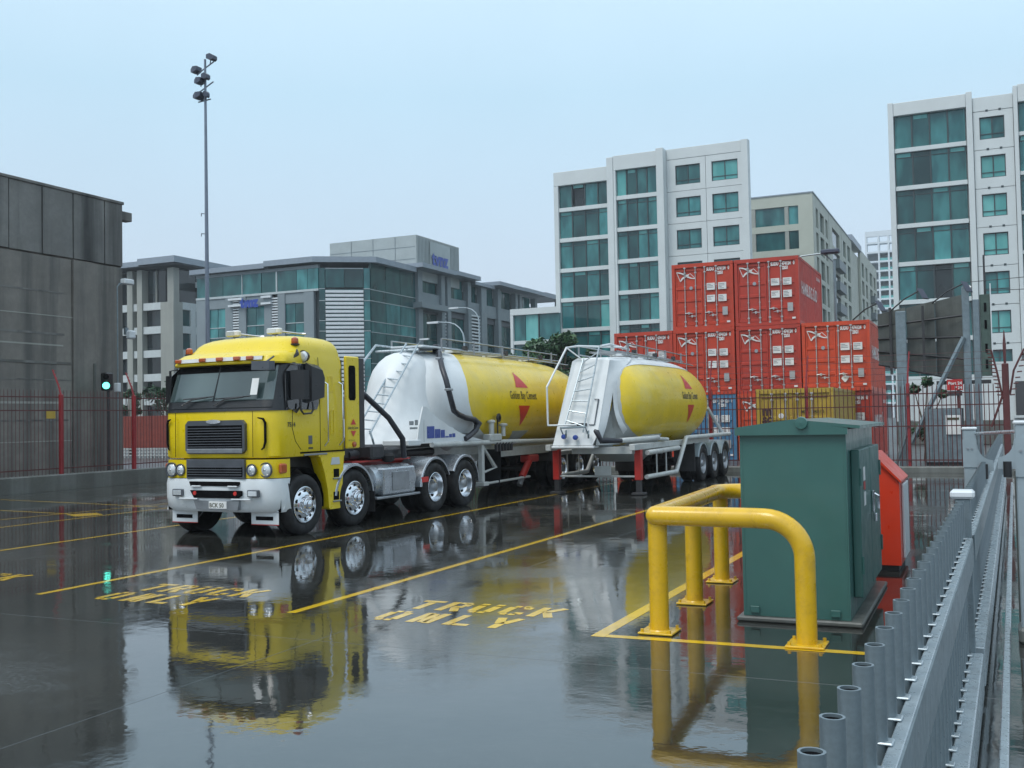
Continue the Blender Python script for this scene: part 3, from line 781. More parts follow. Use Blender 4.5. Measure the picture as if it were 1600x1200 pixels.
# white apartment block, centre
root = thing('apartment_building', 'white apartment block with teal glazed bays behind the container stack', 'apartment building', (-30, 100, 0))
part('core', MB().prism([(-40.1, 100.7), (-20.8, 100.7), (-24.5, 114), (-40.1, 114)], 'z', 0, 26.2), 'apt_white', root)
paneled_bay(root, -39.85, -34.15, 100, [23.46, 20.27, 17.11, 14.01, 10.86, 7.7, 4.5, 1.3], 4, 26.0, opens=((0, 1),), pale=((4, 3),))
part('parapet', B(-40.35, 99.95, 26.0, -34.1, 100.7, 27.45, .03), 'apt_white', root)
part('edge_fin', B(-40.35, 99.95, 0, -39.85, 101.5, 25.99, .03), 'apt_white', root)
part('edge_fin', B(-34.13, 98.9, 0, -33.45, 101.5, 28.05, .03), 'apt_white', root)
paneled_bay(root, -33.2, -28.95, 99, [23.85, 20.62, 17.4, 14.25, 11.2, 8.0, 4.8, 1.6], 4, 26.65, pale=((0, 0),))
part('parapet', B(-33.44, 98.95, 26.66, -28.9, 99.7, 28.15, .03), 'apt_white', root)
part('edge_fin', B(-33.44, 98.95, 0, -33.2, 100.6, 26.65, .02), 'apt_white', root)
part('edge_fin', B(-28.94, 98.85, 0, -28.2, 101.5, 28.35, .03), 'apt_white', root)
punched(root, [(-28.2, -24.25, -27.3, -24.8), (-24.25, -20.75, -23.66, -21.1)], 24.06, 3.22, 8, -28.2, -20.8, 100, .64, 2.58, pale=((0, 1),))
part('parapet', B(-28.18, 99.995, 27.3, -20.77, 100.28, 28.36, .02), 'apt_white', root)
part('edge_pier', MB().prism([(-20.75, 99.9), (-20.1, 99.9), (-20.02, 100.6), (-20.75, 100.6)], 'z', 0, 28.4), 'apt_white', root)
part('roof', MB().prism([(-40, 100.71), (-20.9, 100.71), (-24.6, 114), (-40, 114)], 'z', 26.21, 26.5), 'roof_grey', root)

root = thing('podium_building', 'low white framed glass building at the left foot of the white apartment block', 'building', (-39, 92, 0))
part('core', MB().prism([(-41.7, 92.5), (-37.1, 92.5), (-40.2, 99), (-41.7, 99)], 'z', 0, 11.89), 'office_dark', root)
part('roof_slab', MB().prism([(-41.95, 91.9), (-36.8, 91.9), (-40, 98.8), (-41.95, 98.8)], 'z', 11.9, 12.5), 'apt_white', root)
part('edge_fin', B(-41.95, 91.9, 0, -41.65, 93.5, 11.89, .02), 'apt_white', root)
for z in (9.2, 6.2, 3.2): part('slab_edge', B(-41.64, 91.95, z-.17, -36.8, 93, z+.17), 'apt_white', root)
for k, (z0, z1) in enumerate(((9.38, 11.89), (6.38, 9.02), (3.38, 6.02), (.2, 3.02))):
    for i, (a, b_) in enumerate(((-41.62, -40.45), (-40.4, -39.1), (-38.95, -36.85))):
        part('glass_pane', B(a, 92.2, z0, b_, 92.45, z1), ('teal', 'teal_light', 'teal')[i], root)
    part('mullion', B(-39.08, 92.1, z0, -38.97, 92.4, z1), 'mullion', root)

# right tower
root = thing('apartment_tower', 'tall white apartment tower with teal balconies at the right edge', 'apartment tower', (0, 90, 0))
part('core', B(-6.2, 90.7, 0, 14, 104, 26.5), 'apt_white', root)
sl = [23.16-3.12*i for i in range(8)]
paneled_bay(root, -6.12, -.7, 90, sl, 4, 26.02, slab_h=.36, opens=((4, 2),))
part('parapet', B(-6.12, 89.95, 26.03, -.66, 90.7, 27.1, .03), 'apt_white', root)
part('edge_fin', B(-6.55, 89.9, 0, -6.13, 92, 27.15, .03), 'apt_white', root)
part('edge_fin', B(-.65, 89.85, 0, -.2, 92, 27.2, .03), 'apt_white', root)
punched(root, [(-.18, 2.72, .28, 2.08)], 22.45, 3.09, 8, -.2, 2.7, 90.1, .83, 2.62, vents=True, pale=((1, 0), (2, 0), (3, 0), (5, 0)))
part('parapet', B(-.18, 90.1, 25.56, 2.72, 90.7, 26.7, .02), 'apt_white', root)
part('edge_fin', B(2.74, 89.85, 6.2, 3.05, 92, 27.2, .03), 'apt_white', root)
paneled_bay(root, 3.06, 9.0, 90, [z+.25 for z in sl[:6]], 4, 25.9, slab_h=.3)
part('parapet', B(3.06, 89.95, 25.91, 9.2, 90.7, 27.3, .03), 'apt_white', root)
part('lower_recess', B(3.06, 90.4, 0, 9.0, 90.69, 6.4), 'office_dark', root)
part('roof', B(-6, 90.7, 26.51, 14, 104, 26.8), 'roof_grey', root)

# beige block with the long side
root = thing('apartment_building', 'beige apartment block with a long receding side between the white towers', 'apartment building', (-20, 125, 0))
part('core', B(-27, 125.6, 0, -18.1, 205, 27.0), 'apt_beige', root)
def openings_wall_x(root, X, y0, y1, z0, z1, wins, m, depth=.35):
    """side wall in the plane x = X, windows = [(ya, yb, za, zb)] recessed"""
    ys_ = sorted({y0, y1, *[w[0] for w in wins], *[w[1] for w in wins]})
    wall = MB()
    for a, b_ in zip(ys_, ys_[1:]):
        col = sorted([(w[2], w[3]) for w in wins if w[0] <= a+.001 and w[1] >= b_-.001]); z = z0
        for za, zb_ in col: wall.box(X-depth, a, z, X, b_, za); z = zb_
        wall.box(X-depth, a, z, X, b_, z1)
    part('side_wall', wall, m, root)
fp = 2.94; top = 27.75
wins = []
cols = [(127.3, 129.2), (130.8, 134.2), (135.6, 137.6), (142.0, 149.5), (153.5, 156.5), (158.5, 162), (178, 181.5), (184, 187.2), (191, 195.5), (198, 201.5)]
for f in range(8):
    for a, b_ in cols: wins.append((a, b_, top-1.35-2.35-f*fp, top-1.35-f*fp))
openings_wall_x(root, -17.7, 125.05, 164, 0, top, [w for w in wins if w[1] < 164], 'apt_beige')
openings_wall_x(root, -17.7, 176, 204, 0, top+.6, [w for w in wins if w[0] > 176], 'apt_beige')
part('recess_wall', B(-20.2, 164.01, 0, -19.6, 175.99, top), 'office_beige', root)
part('recess_fin', B(-20, 163.4, top+.02, -17.5, 176.3, top+1.0), 'roof_grey', root)
part('glazed_recess', B(-19.5, 165, 0, -17.9, 175.5, 13.6), 'apt_white', root)
for y in (166.5, 171.2): part('window', B(-17.88, y, 1, -17.84, y+3, 13), 'teal_dark', root)
for a, b_, za, zb_ in wins:
    wn = part('window', B(-18.0, a, za, -17.93, b_, zb_), 'room_dark' if b_-a > 3 and int(a) == 142 else 'teal_dark', root)
    if int(a) in (142, 191) and za < 22:
        part('balcony', B(-17.69, a+.2, za-.15, -16.9, b_-.2, za+1.05), 'office_dark', root)
for y in (138.6, 151.6): part('joint', B(-17.699, y, 0, -17.68, y+.12, top), 'office_beige', root)
fr = MB()
xs_ = [-25.6, -24.3, -21.0, -20.5, -19.4, -17.71]
part('front_wall', B(-19.38, 124.99, 0, -17.71, 125.5, top), 'apt_beige', root)
part('front_parapet', B(-27, 124.99, 26.4, -19.381, 125.5, top), 'apt_beige', root)
for f in range(8):
    z1 = 26.38-f*fp
    part('spandrel', B(-27, 125.0, z1-fp, -19.381, 125.5, z1-2.17), 'apt_beige', root)
    for a, b_ in ((-27, -24.42), (-20.98, -20.52)): part('pier', B(a, 125.02, z1-2.17, b_, 125.5, z1), 'office_beige', root)
    for a, b_ in ((-24.4, -21.0), (-20.5, -19.4)):
        part('window', B(a, 125.2, z1-2.17, b_, 125.45, z1), 'teal_dark' if f % 2 else 'teal', root)
part('coping', B(-27, 124.9, top, -17.6, 163.39, top+.14), 'roof_grey', root)

root = thing('apartment_tower', 'far white tower with a grid of balconies between the beige block and the right tower', 'apartment tower', (-28, 340, 0))
part('core', B(-32.5, 343, 0, -12, 356, 52), 'office_grey', root)
for i, x in enumerate((-32.6, -28.9, -26.0, -23.1, -20.2, -17.3, -14.4)): part('fin', B(x, 340, 0, x+.5, 343, 56.5), 'tower_white', root)
for k in range(18):
    z = 54.8-k*2.94
    if k != 0 or True: part('balcony_slab', B(-32.1, 340.01, z-.55, -12, 343, z), 'tower_white', root)
    if k > 1: part('balustrade', B(-28.4, 340.3, z, -12, 340.5, z+.8), 'teal_light', root)
part('crown_beam', B(-32.6, 340.0, 56.52, -12, 341.2, 58.2), 'tower_white', root)

# grey glass office with the blue signs
root = thing('office_building', 'grey office building with teal glass corner, white louvres and blue lettered signs', 'office building', (-60, 95, 0))
OX = -58.6
P0, P1 = Vector((-63.0, 90.0)), Vector((-58.6, 93.0))
def fz(z): return 1.78+(z-1.78)*1.085
core = MB().prism([(-79.3, 90.6), (-63, 90.6), (-59.3, 93.4), (-59.3, 137), (-79.3, 137)], 'z', 0, 17.9)
part('core', core, 'office_dark', root)
# left facade (faces the yard)
def lf(x0, x1, z0, z1, m, name, d=0., t=.4, par=None): return part(name, B(x0, 90-d, z0, x1, 90-d+t, z1), m, par or root)
for i, (a, b_) in enumerate(((-79.2, -77.55), (-77.5, -75.6), (-75.55, -73.0), (-72.95, -70.4), (-70.3, -68.45), (-68.25, -65.8), (-65.75, -64.4), (-64.35, -63.05))):
    lf(a, b_, 15.85, 18.0, ('teal', 'teal', 'teal_dark', 'teal', 'teal_dark', 'teal', 'teal', 'teal')[i], 'glass_pane', .05)
lf(-68.44, -68.26, 15.85, 18.0, 'mull_light', 'mullion', .12); lf(-72.98, -72.9, 15.85, 18, 'mull_light', 'mullion', .12)
lf(-79.3, -63.0, 15.6, 15.83, 'mull_light', 'sill_band', .15); lf(-79.3, -63, 18.02, 18.35, 'office_grey', 'head_band', .08)
bays = [(-77.55, -75.25), (-72.45, -70.0), (-67.3, -64.85)]
lf(-79.3, -77.56, 0, 15.58, 'office_grey', 'pier', .1)
for i, (a, b_) in enumerate(bays):
    lf(a, b_, 14.5, 15.58, 'office_grey', 'spandrel', .02)
    for z0, z1 in ((12.45, 14.48), (11.35, 12.38), (8.5, 11.28), (7.4, 8.42), (4.5, 7.3), (.2, 4.4)):
        md = (a+b_)/2; pa = lf(a, md-.03, z0, z1, 'teal', 'glass_pane', -.1); pb = lf(md+.03, b_, z0, z1, 'teal', 'glass_pane', -.1)
        lf(a, b_, z0-.09, z0-.01, 'mull_light', 'transom', -.04, .1)
    nx = bays[i+1][0] if i+1 < len(bays) else -63.6
    if i in (0, 1):
        w = (nx-b_)
        lf(b_, b_+w*.36, 0, 15.58, 'office_grey', 'pier', .12); lf(nx-w*.34, nx, 0, 15.58, 'office_grey', 'pier', .12)
        lv = MB()
        for k in range(52): lv.box(b_+w*.36, 89.92, .3+k*.29, nx-w*.34, 90.1, .3+k*.29+.15)
        o = part('louvre_screen', lv, 'louvre', root); o['kind'] = 'stuff'
    else: lf(b_, nx, 0, 15.58, 'office_grey', 'pier', .12)
for z in (14.55, 15.25):
    lf(-74.6, -72.75, z, z+.22, 'louvre', 'sign_bar', .45, .25); lf(-70.2, -68.9, z, z+.22, 'louvre', 'sign_bar', .45, .25)
t = MB(); text_on(t, 'tvnz', (-72.75, 89.4, 14.4), (1, 0, 0), (0, 0, 1), 1.45, .10, sx=.92)
for k in (0,): pass
part('sign_lettering', t, 'sign_blue', root)
# chamfered corner: glass strips and white louvres
dv = (P1-P0).normalized(); nv = Vector((dv.y, -dv.x))
def ch(f0, f1, z0, z1, m, name, o_=0., t_=.15, par=None):
    L = (P1-P0).length; a, b_ = P0+dv*(f0*L)+nv*o_, P0+dv*(f1*L)+nv*o_
    return part(name, MB().prism([(a.x, a.y), (b_.x, b_.y), (b_.x-nv.x*t_, b_.y-nv.y*t_), (a.x-nv.x*t_, a.y-nv.y*t_)], 'z', z0, z1), m, par or root)
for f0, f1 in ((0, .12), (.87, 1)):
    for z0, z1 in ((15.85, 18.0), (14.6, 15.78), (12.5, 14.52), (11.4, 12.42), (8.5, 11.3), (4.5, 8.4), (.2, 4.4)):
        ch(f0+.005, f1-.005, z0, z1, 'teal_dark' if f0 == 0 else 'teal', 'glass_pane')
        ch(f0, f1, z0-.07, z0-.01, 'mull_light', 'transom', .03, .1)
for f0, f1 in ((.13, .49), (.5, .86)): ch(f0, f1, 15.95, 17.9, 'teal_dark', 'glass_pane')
ch(.125, .865, 17.91, 18.0, 'mull_light', 'transom', .02)
ch(.12, .87, .1, 15.8, 'teal', 'glass_backing', -.25, .2)
k = 0; z = 15.65
while z > 4.5:
    ch(.125, .865, z-.26, z, 'louvre', 'louvre_blade', .12, .3); z -= .42; k += 1
# right facade, in the plane x = -54
def rf(y0, y1, z0, z1, m, name, o_=0., t_=.3): return part(name, B(OX+o_-t_, y0*1.085, fz(z0) if z0 > .5 else 0, OX+o_, y1*1.085, fz(z1)), m, root)
ycuts = [85.8, 88.6, 91.4, 94.5]
for a, b_ in zip(ycuts, ycuts[1:]):
    for k, (z0, z1) in enumerate(((14.7, 17.4), (13.6, 14.62), (11.6, 13.52), (10.55, 11.52), (7.5, 10.45), (4.5, 7.4), (.2, 4.4))):
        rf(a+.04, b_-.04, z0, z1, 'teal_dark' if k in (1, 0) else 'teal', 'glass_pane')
        rf(a, b_, z0-.07, z0-.01, 'mull_light', 'transom', .04, .1)
rf(85.8, 94.5, 17.42, 17.9, 'office_grey', 'head_band', .02)
colsy = [(94.6, 95.5), (99.7, 100.5), (101.1, 101.9), (106.1, 106.9), (109.6, 111.0), (114.2, 115.0), (119.4, 120.1), (120.7, 121.4), (125.6, 126.4)]
for a, b_ in colsy: rf(a, b_, 0, 17.7, 'office_grey', 'column', .35, .7)
for (a0, a1), (b0, b1) in zip(colsy, colsy[1:]):
    ya, yb = a1+.02, b0-.02
    if yb-ya < .3: continue
    md = (ya+yb)/2
    louv = (yb-ya) < 3 or abs(ya-106.92) < .1
    rf(ya, md-.04, 15.5, 17.7, 'teal_dark', 'glass_pane', -.5); rf(md+.04, yb, 15.5, 17.7, 'teal', 'glass_pane', -.5)
    rf(ya, yb, 14.0, 15.45, 'office_grey', 'spandrel', .05)
    if abs(ya-106.92) < .1 or yb-ya < .8:
        lv = MB()
        for k in range(34): lv.box(OX-.1, ya*1.085, 1+k*.42, OX+.12, yb*1.085, 1+k*.42+.19)
        o = part('louvre_screen', lv, 'louvre', root); o['kind'] = 'stuff'
        rf(ya, yb, .2, 13.95, 'office_dark', 'backing', -.3)
    else:
        for z0, z1 in ((10.6, 13.9), (9.5, 10.5), (5.5, 9.4), (.2, 5.4)):
            rf(ya, md-.05, z0, z1, 'teal_dark', 'glass_pane', -.4); rf(md+.05, yb, z0, z1, 'teal_dark', 'glass_pane', -.4)
        rf(ya, yb, 13.3, 13.9, 'soffit', 'soffit_beam', -.2)
rf(94.0, 100, 13.6, 14.2, 'office_grey', 'canopy', 1.2, 1.5)
# roofs: stepped thin slabs with deep eaves
def slab(poly, z0, z1, name='roof_slab'): return part(name, MB().prism(poly, 'z', z0, z1), 'roof_grey', root)
slab([(-69.6, 89.3), (-63.3, 89.3), (-57.8, 93.0), (-57.8, 101.5), (-69.6, 101.5)], 18.56, 19.15)
slab([(-79.8, 89.4), (-69.62, 89.4), (-69.62, 92.6), (-79.8, 92.6)], 18.42, 18.95)
slab([(-79.8, 92.61), (-69.62, 92.61), (-69.62, 101.4), (-79.8, 101.4)], 18.2, 18.6)
slab([(-65, 101.51), (-57.0, 101.51), (-57.0, 109.8), (-65, 109.8)], 19.1, 19.6); slab([(-65, 109.81), (-57.0, 109.81), (-57.0, 116.3), (-65, 116.3)], 19.2, 19.7)
slab([(-65, 116.31), (-57.8, 116.31), (-57.8, 122), (-65, 122)], 18.8, 19.2); slab([(-65, 122.01), (-57.0, 122.01), (-57.0, 130), (-65, 130)], 19.3, 19.8)
slab([(-65, 130.01), (-57.0, 130.01), (-57.0, 137.3), (-65, 137.3)], 19.35, 19.85); slab([(-65, 137.31), (-57.0, 137.31), (-57.0, 144.6), (-65, 144.6)], 19.3, 19.95)
part('roof_post', B(-58, 143.2, 12, -57.6, 143.8, 19.29), 'office_dark', root)
# roof plant room
PZ0, PZ1 = 19.2, 23.15
pl = part('plant_room', MB().box(-70.6, 103.2, 18.0, -58.75, 113.8, PZ1), 'plant', root)
y = 103.3
cr = MB()
while y < 113.6: cr.box(-58.74, y, PZ0, -58.68, y+.13, PZ1-.01); y += .33
o = part('corrugation', cr, 'plant', pl); o['kind'] = 'stuff'
for x in (-67.6, -64.6, -61.6): part('seam', B(x, 103.16, 18.6, x+.07, 103.19, PZ1), 'office_grey', pl)
for z in (20.4, 21.8): part('seam', B(-70.5, 103.165, z, -58.9, 103.195, z+.05), 'office_grey', pl)
part('sign_panel', B(-58.67, 106.2, 19.6, -58.6, 111.2, 22.8), 'plant', pl)
t = MB(); text_on(t, 'tvnz', (-58.5, 106.5, 20.1), (0, 1, 0), (0, 0, 1), 2.35, .10, sx=.98); part('sign_lettering', t, 'sign_blue', pl)

# beige framed office on the left
root = thing('office_building', 'grey beige concrete framed office building with pale spandrels beside the warehouse', 'office building', (-95, 100, 0))
part('core', B(-112, 101.2, 0, -92.3, 125, 21.8), 'room_dark', root)
for a, b_ in ((-112, -111), (-105.5, -104.6), (-102.3, -101.4), (-99.4, -98.5), (-97.75, -96.9)): part('column', B(a, 99.9, 0, b_, 101.1, 21.6), 'office_beige', root)
part('corner_pier', MB().box(-93.8, 99.85, 0, -91.7, 101.5, 17.3), 'office_beige', root)
part('corner_column', B(-92.75, 99.95, 17.31, -91.75, 100.95, 21.6), 'office_beige', root)
for k in range(6):
    z = 17.35-3.0*k
    for a, b_ in ((-104.59, -102.31), (-101.39, -99.41), (-98.49, -97.76), (-96.89, -93.81)):
        part('spandrel', B(a, 100.1, z-.92, b_, 100.5, z), 'office_light', root)
        if k < 5: part('window', B(a, 100.8, z-3.0, b_, 101.0, z-.94), 'room_dark', root)
    part('spandrel', B(-92.1, 101.51, z-.92, -91.75, 112, z), 'office_light', root)
    part('window', B(-92.25, 101.51, z-3.0, -91.95, 112, z-.94), 'teal_dark', root)
for a in (103.0, 106.5, 110): part('side_pier', B(-92.1, a, 0, -91.72, a+.9, 17.3), 'office_light', root)
for i, (a, b_) in enumerate(((-104.5, -102.4), (-101.3, -99.5), (-98.4, -97.8), (-96.8, -95.4), (-95.2, -93.9), (-93.7, -92.8))):
    part('glass_pane', B(a, 100.9, 17.4, b_, 101.1, 21.5), 'room_dark', root)
part('mullion', B(-95.38, 100.7, 17.4, -95.22, 101.0, 21.5), 'office_beige', root)
for y in (103.5, 107): part('glass_pane', B(-92.4, y-2.4, 17.4, -92.2, y+.9, 21.5), 'room_dark', root)
part('roof_slab', B(-112, 98.8, 21.9, -96.4, 115, 22.55), 'roof_grey', root); part('roof_slab', B(-96.39, 98.6, 22.0, -90.4, 115, 22.8), 'roof_grey', root)
part('soffit', B(-112, 98.9, 21.82, -90.5, 114, 21.89), 'soffit', root)
part('side_canopy', B(-91.7, 103.8, 19.4, -89.5, 112, 20.1), 'office_light', root)

# white wall buildings low on the right
root = thing('white_building', 'low white rendered building with a dark window beyond the red fence at the right', 'building', (1, 60, 0))
part('wall', B(-4.4, 60, 0, .05, 66, 3.45), 'apt_white', root); part('wall', B(.06, 59.9, 0, 12, 66, 4.3), 'apt_white', root)
wn = part('window', B(1.45, 59.78, 1.5, 4.2, 59.89, 3.25), 'darkglass', root); part('sill', B(1.35, 59.7, 1.35, 4.3, 59.89, 1.48), 'office_light', wn)
part('plinth', B(-4.4, 59.8, 0, 1.3, 59.89, 1.25), 'kerb', root)
for i in range(8): part('pilaster', B(-4.2+i*.5, 59.93, 1.3, -4.05+i*.5, 59.99, 3.3), 'office_light', root)
# ------------------------------------------------------------------ wheels
def wheel(parent, x, y, z, side, kind='front', r=.49, steer=0.):
    """Wheel > rim, hub.  side = +1: outer face towards +x."""
    w = .29 if kind == 'front' else .56
    k = r/.49
    prof = [(-.02, .292), (.0, .31), (.018, .35), (.022, .40), (.014, .455), (-.01, .478), (-.035, .49)]
    if kind == 'front': prof += [(-.10, .492), (-.105, .482), (-.115, .482), (-.12, .492), (-.17, .492), (-.175, .482), (-.185, .482), (-.19, .492), (-.25, .49)]
    else: prof += [(-.12, .492), (-.125, .482), (-.14, .482), (-.145, .492), (-.235, .49), (-.26, .455), (-.27, .40), (-.29, .40), (-.30, .455), (-.325, .49), (-.52, .49)]
    prof += [(-w+.01, .47), (-w, .40), (-w+.02, .30)]
    t = part('wheel', MB().lathe([(u, rr*k) for u, rr in prof], (x, y, z), 'x', 40, side), 'rubber', parent, 40, local=True)
    if kind == 'front': rp = [(-.01, .295), (.012, .292), (.016, .283), (-.02, .270), (-.03, .255), (.005, .215), (.035, .175), (.045, .13), (.045, .118)]
    else: rp = [(-.01, .295), (.012, .292), (.016, .283), (-.03, .270), (-.07, .262), (-.10, .250), (-.135, .22), (-.15, .17), (-.15, .125)]
    rim = part('rim', MB().lathe([(u, rr*k) for u, rr in rp], (x, y, z), 'x', 40, side), 'chrome' if kind != 'dull' else 'steel', t, 40, local=True)
    if kind == 'front': hp = [(.04, .120), (.075, .115), (.085, .105), (.085, .075), (.12, .070), (.13, .055), (.132, 0.001)]
    else: hp = [(-.15, .13), (-.145, .12), (-.06, .115), (-.03, .10), (.01, .085), (.02, .06), (.022, .001)]
    part('hub', MB().lathe([(u, rr*k) for u, rr in hp], (x, y, z), 'x', 24, side), 'chrome' if kind == 'front' else 'steel', t, 35, local=True)
    hb = MB(); nb = MB()
    for i in range(10):
        a = 2*math.pi*(i+.5)/10
        cu = (.0125 if kind == 'front' else -.128); rr = (.222 if kind == 'front' else .20)*k
        c = Vector((x+side*(cu+.003), y+rr*math.cos(a), z+rr*math.sin(a)))
        hb.disc(c, (0, math.cos(a), math.sin(a)), (0, -math.sin(a), math.cos(a)), .026*k, 10, .032*k)
        c2 = (x+side*(.045 if kind == 'front' else -.15), y+.147*k*math.cos(a), z+.147*k*math.sin(a))
        nb.cyl(c2, (c2[0]+side*.045, c2[1], c2[2]), [.016, .012], 6)
    part('hand_holes', hb, 'cap_dark', t, local=True); nuts = part('wheel_nuts', nb, 'chrome', t, 30, local=True); nuts['kind'] = 'stuff'
    return t
def fender(parent, x0, x1, y, z, r, a0, a1, m='fender', name='mudguard'):
    rings = []
    n = 18
    for i in range(n+1):
        a = R(a0+(a1-a0)*i/n); c, s_ = math.cos(a), math.sin(a)
        rings.append([(x0, y+r*c, z+r*s_), (x1-.02, y+r*c, z+r*s_), (x1, y+(r-.012)*c, z+(r-.012)*s_), (x1, y+(r-.05)*c, z+(r-.05)*s_), (x1-.012, y+(r-.05)*c, z+(r-.05)*s_), (x1-.02, y+(r-.018)*c, z+(r-.018)*s_), (x0, y+(r-.018)*c, z+(r-.018)*s_)])
    return part(name, MB().loft(rings), m, parent, 30, local=True, fixn=True)

# ------------------------------------------------------------------ tractor unit (local: x to the near side, y to the rear)
truck = thing('tractor_truck', 'yellow cab over tractor truck with white bumper facing the camera', 'truck', (-11.16, 13.8, 0), R(-1.2))
def plan(w, f, b, rf_=.32, rb=.1, bow=.06, n=8):
    """closed plan outline, starting rear right, counter-clockwise seen from above; front is -y"""
    P = []
    for i in range(n+1):
        t = R(-90+90*(1-i/n)); P.append((w-rf_+rf_*math.cos(t), f+bow+rf_+rf_*math.sin(t)))
    m_ = 6
    for i in range(1, m_):
        u = 1-2*i/m_; P.append(((w-rf_)*u, f+bow*u*u))
    for i in range(n+1):
        t = R(-90-90*i/n); P.append((-(w-rf_)+rf_*math.cos(t), f+bow+rf_+rf_*math.sin(t)))
    for i in range(5):
        t = R(180-90*i/4); P.append((-(w-rb)+rb*math.cos(t), b-rb+rb*math.sin(t)))
    for i in range(5):
        t = R(90-90*i/4); P.append((w-rb+rb*math.cos(t), b-rb+rb*math.sin(t)))
    return P
NF = 9+5+9
def ring(z, *a, **k): return [(x, y, z) for x, y in plan(*a, **k)]
ZB, ZW0, ZW1 = 1.25, 2.03, 2.76
cabr = [ring(ZB, 1.17, -.75, 1.16), ring(ZB+.03, 1.19, -.77, 1.18), ring(1.7, 1.19, -.78, 1.18), ring(ZW0, 1.19, -.76, 1.18),
        ring(ZW1, 1.15, -.52, 1.18), ring(2.86, 1.13, -.50, 1.18), ring(2.90, 1.12, -.46, 1.18)]
cab = part('cab', MB().loft(cabr), 'truck_yellow', truck, 40, local=True)
# sun visor brow
vis = MB().loft([ring(2.74, 1.145, -.64, .1, .34), ring(2.765, 1.15, -.655, .1, .34), ring(2.86, 1.13, -.62, .1, .34), ring(2.93, 1.09, -.50, .1, .34), ring(2.955, 1.05, -.40, .1, .34)])
part('sun_visor', vis, 'truck_yellow', cab, 35, local=True)
roof = MB().loft([ring(2.895, 1.115, -.44, 1.18, .36, .12), ring(2.95, 1.105, -.33, 1.18, .34, .12), ring(3.02, 1.09, -.25, 1.18, .34, .14), ring(3.09, 1.06, -.20, 1.17, .34, .16), ring(3.15, 1.01, -.12, 1.14, .34, .18), ring(3.195, .93, -.02, 1.07, .34, .2), ring(3.225, .80, .10, .96, .3, .2), ring(3.24, .60, .24, .82, .2, .2), ring(3.246, .35, .36, .66, .15, .12)])
part('roof_fairing', roof, 'truck_yellow', cab, 50, local=True)
# reflective strip with amber markers on the brow
def front_strip(z0, z1, u0, u1, y, m, name, par, off=0.):
    a = [(u0+(u1-u0)*i/8, y+.06*((u0+(u1-u0)*i/8)/.82)**2-off) for i in range(9)]
    return part(name, MB().loft([[(x, yy_, z0) for x, yy_ in a], [(x, yy_+.012, z1) for x, yy_ in a], [(x, yy_+.05, z1) for x, yy_ in a]], False, False), m, par, local=True)
front_strip(2.795, 2.855, -.80, .86, -.672, 'print_white', 'marker_strip', cab)
for u in (-.86, -.30, .06, .40, .64):
    part('marker_lamp', MB().box(u-.065, -.70+.06*(u/.82)**2, 2.795, u+.065, -.64+.06*(u/.82)**2, 2.858, .012), 'amber', cab, local=True)
# windscreen: black surround, then glass, following the raked front
def skin(i0, i1, z0, z1, off):
    """piece of the cab skin between outline points i0..i1 and heights z0..z1, standing off by off"""
    def lerp(z):
        t = (z-ZW0)/(ZW1-ZW0); return [(a[0]+(b[0]-a[0])*t, a[1]+(b[1]-a[1])*t) for a, b in zip(plan(1.19, -.76, 1.18), plan(1.15, -.52, 1.18))]
    rings = []
    for k in range(5):
        z = z0+(z1-z0)*k/4; P = lerp(z)
        def at(s):
            s = max(0, min(len(P)-1.001, s)); i = int(s); f = s-i; a, b = P[i], P[i+1]; return (a[0]+(b[0]-a[0])*f, a[1]+(b[1]-a[1])*f)
        row = []
        for q in range(33):
            s = i0+(i1-i0)*q/32; p = at(s); p2, p1 = at(s+.2), at(s-.2)
            d = Vector((p2[0]-p1[0], p2[1]-p1[1], 0)).normalized(); nn = Vector((-d.y, d.x, 0))
            if nn.dot(Vector((p[0], p[1]-.2, 0))) < 0: nn = -nn
            row.append((p[0]+nn.x*off, p[1]+nn.y*off, z))
        rings.append(row)
    return MB().loft(rings, False, False)
part('windscreen_surround', skin(0, 20.5, 1.99, 2.755, .006), 'black', cab, 40, local=True)
ws = part('windscreen', skin(4.6, 17.4, 2.16, 2.71, .014), 'windscreen', cab, 40, local=True)
part('windscreen_pillar', MB().tube([(-.02, -.745, 2.15), (-.02, -.545, 2.72)], .012, 4), 'black', cab, local=True)
part('dash_band', skin(4.6, 17.4, 2.045, 2.15, .02), 'black', cab, 40, local=True)
part('roller_blind', skin(5.2, 16.9, 2.62, 2.715, .017), 'cap_dark', cab, 40, local=True)
part('sticker', MB().quad((.74, -.758, 2.24), (.86, -.74, 2.24), (.85, -.665, 2.50), (.73, -.683, 2.50)), 'print_white', cab, local=True)
for x0, x1, z0 in ((-.62, -.12, 2.10), (.05, .62, 2.09)):
    part('wiper', MB().tube([(x0, -.80, z0), (x0+.2, -.775, z0+.09), (x1, -.765, z0+.12)], .014, 5).tube([(x0+.02, -.78, z0+.10), (x1+.12, -.75, z0+.13)], .01, 4), 'black', cab, local=True)
# near side door window, far side the same
for sx in (1, -1):
    dw = MB(); X0, X1 = sx*1.188, sx*1.166
    pts = [(-.46, 2.0), (.34, 2.0), (.40, 2.10), (.40, 2.68), (.33, 2.74), (-.26, 2.74), (-.44, 2.6)]
    dw.loft([[(sx*(1.196-.045*(z-2.03)), y, z) for y, z in pts], [(sx*(1.208-.045*(z-2.03)), y, z) for y, z in pts]])
    part('door_window', dw, 'darkglass', cab, local=True)
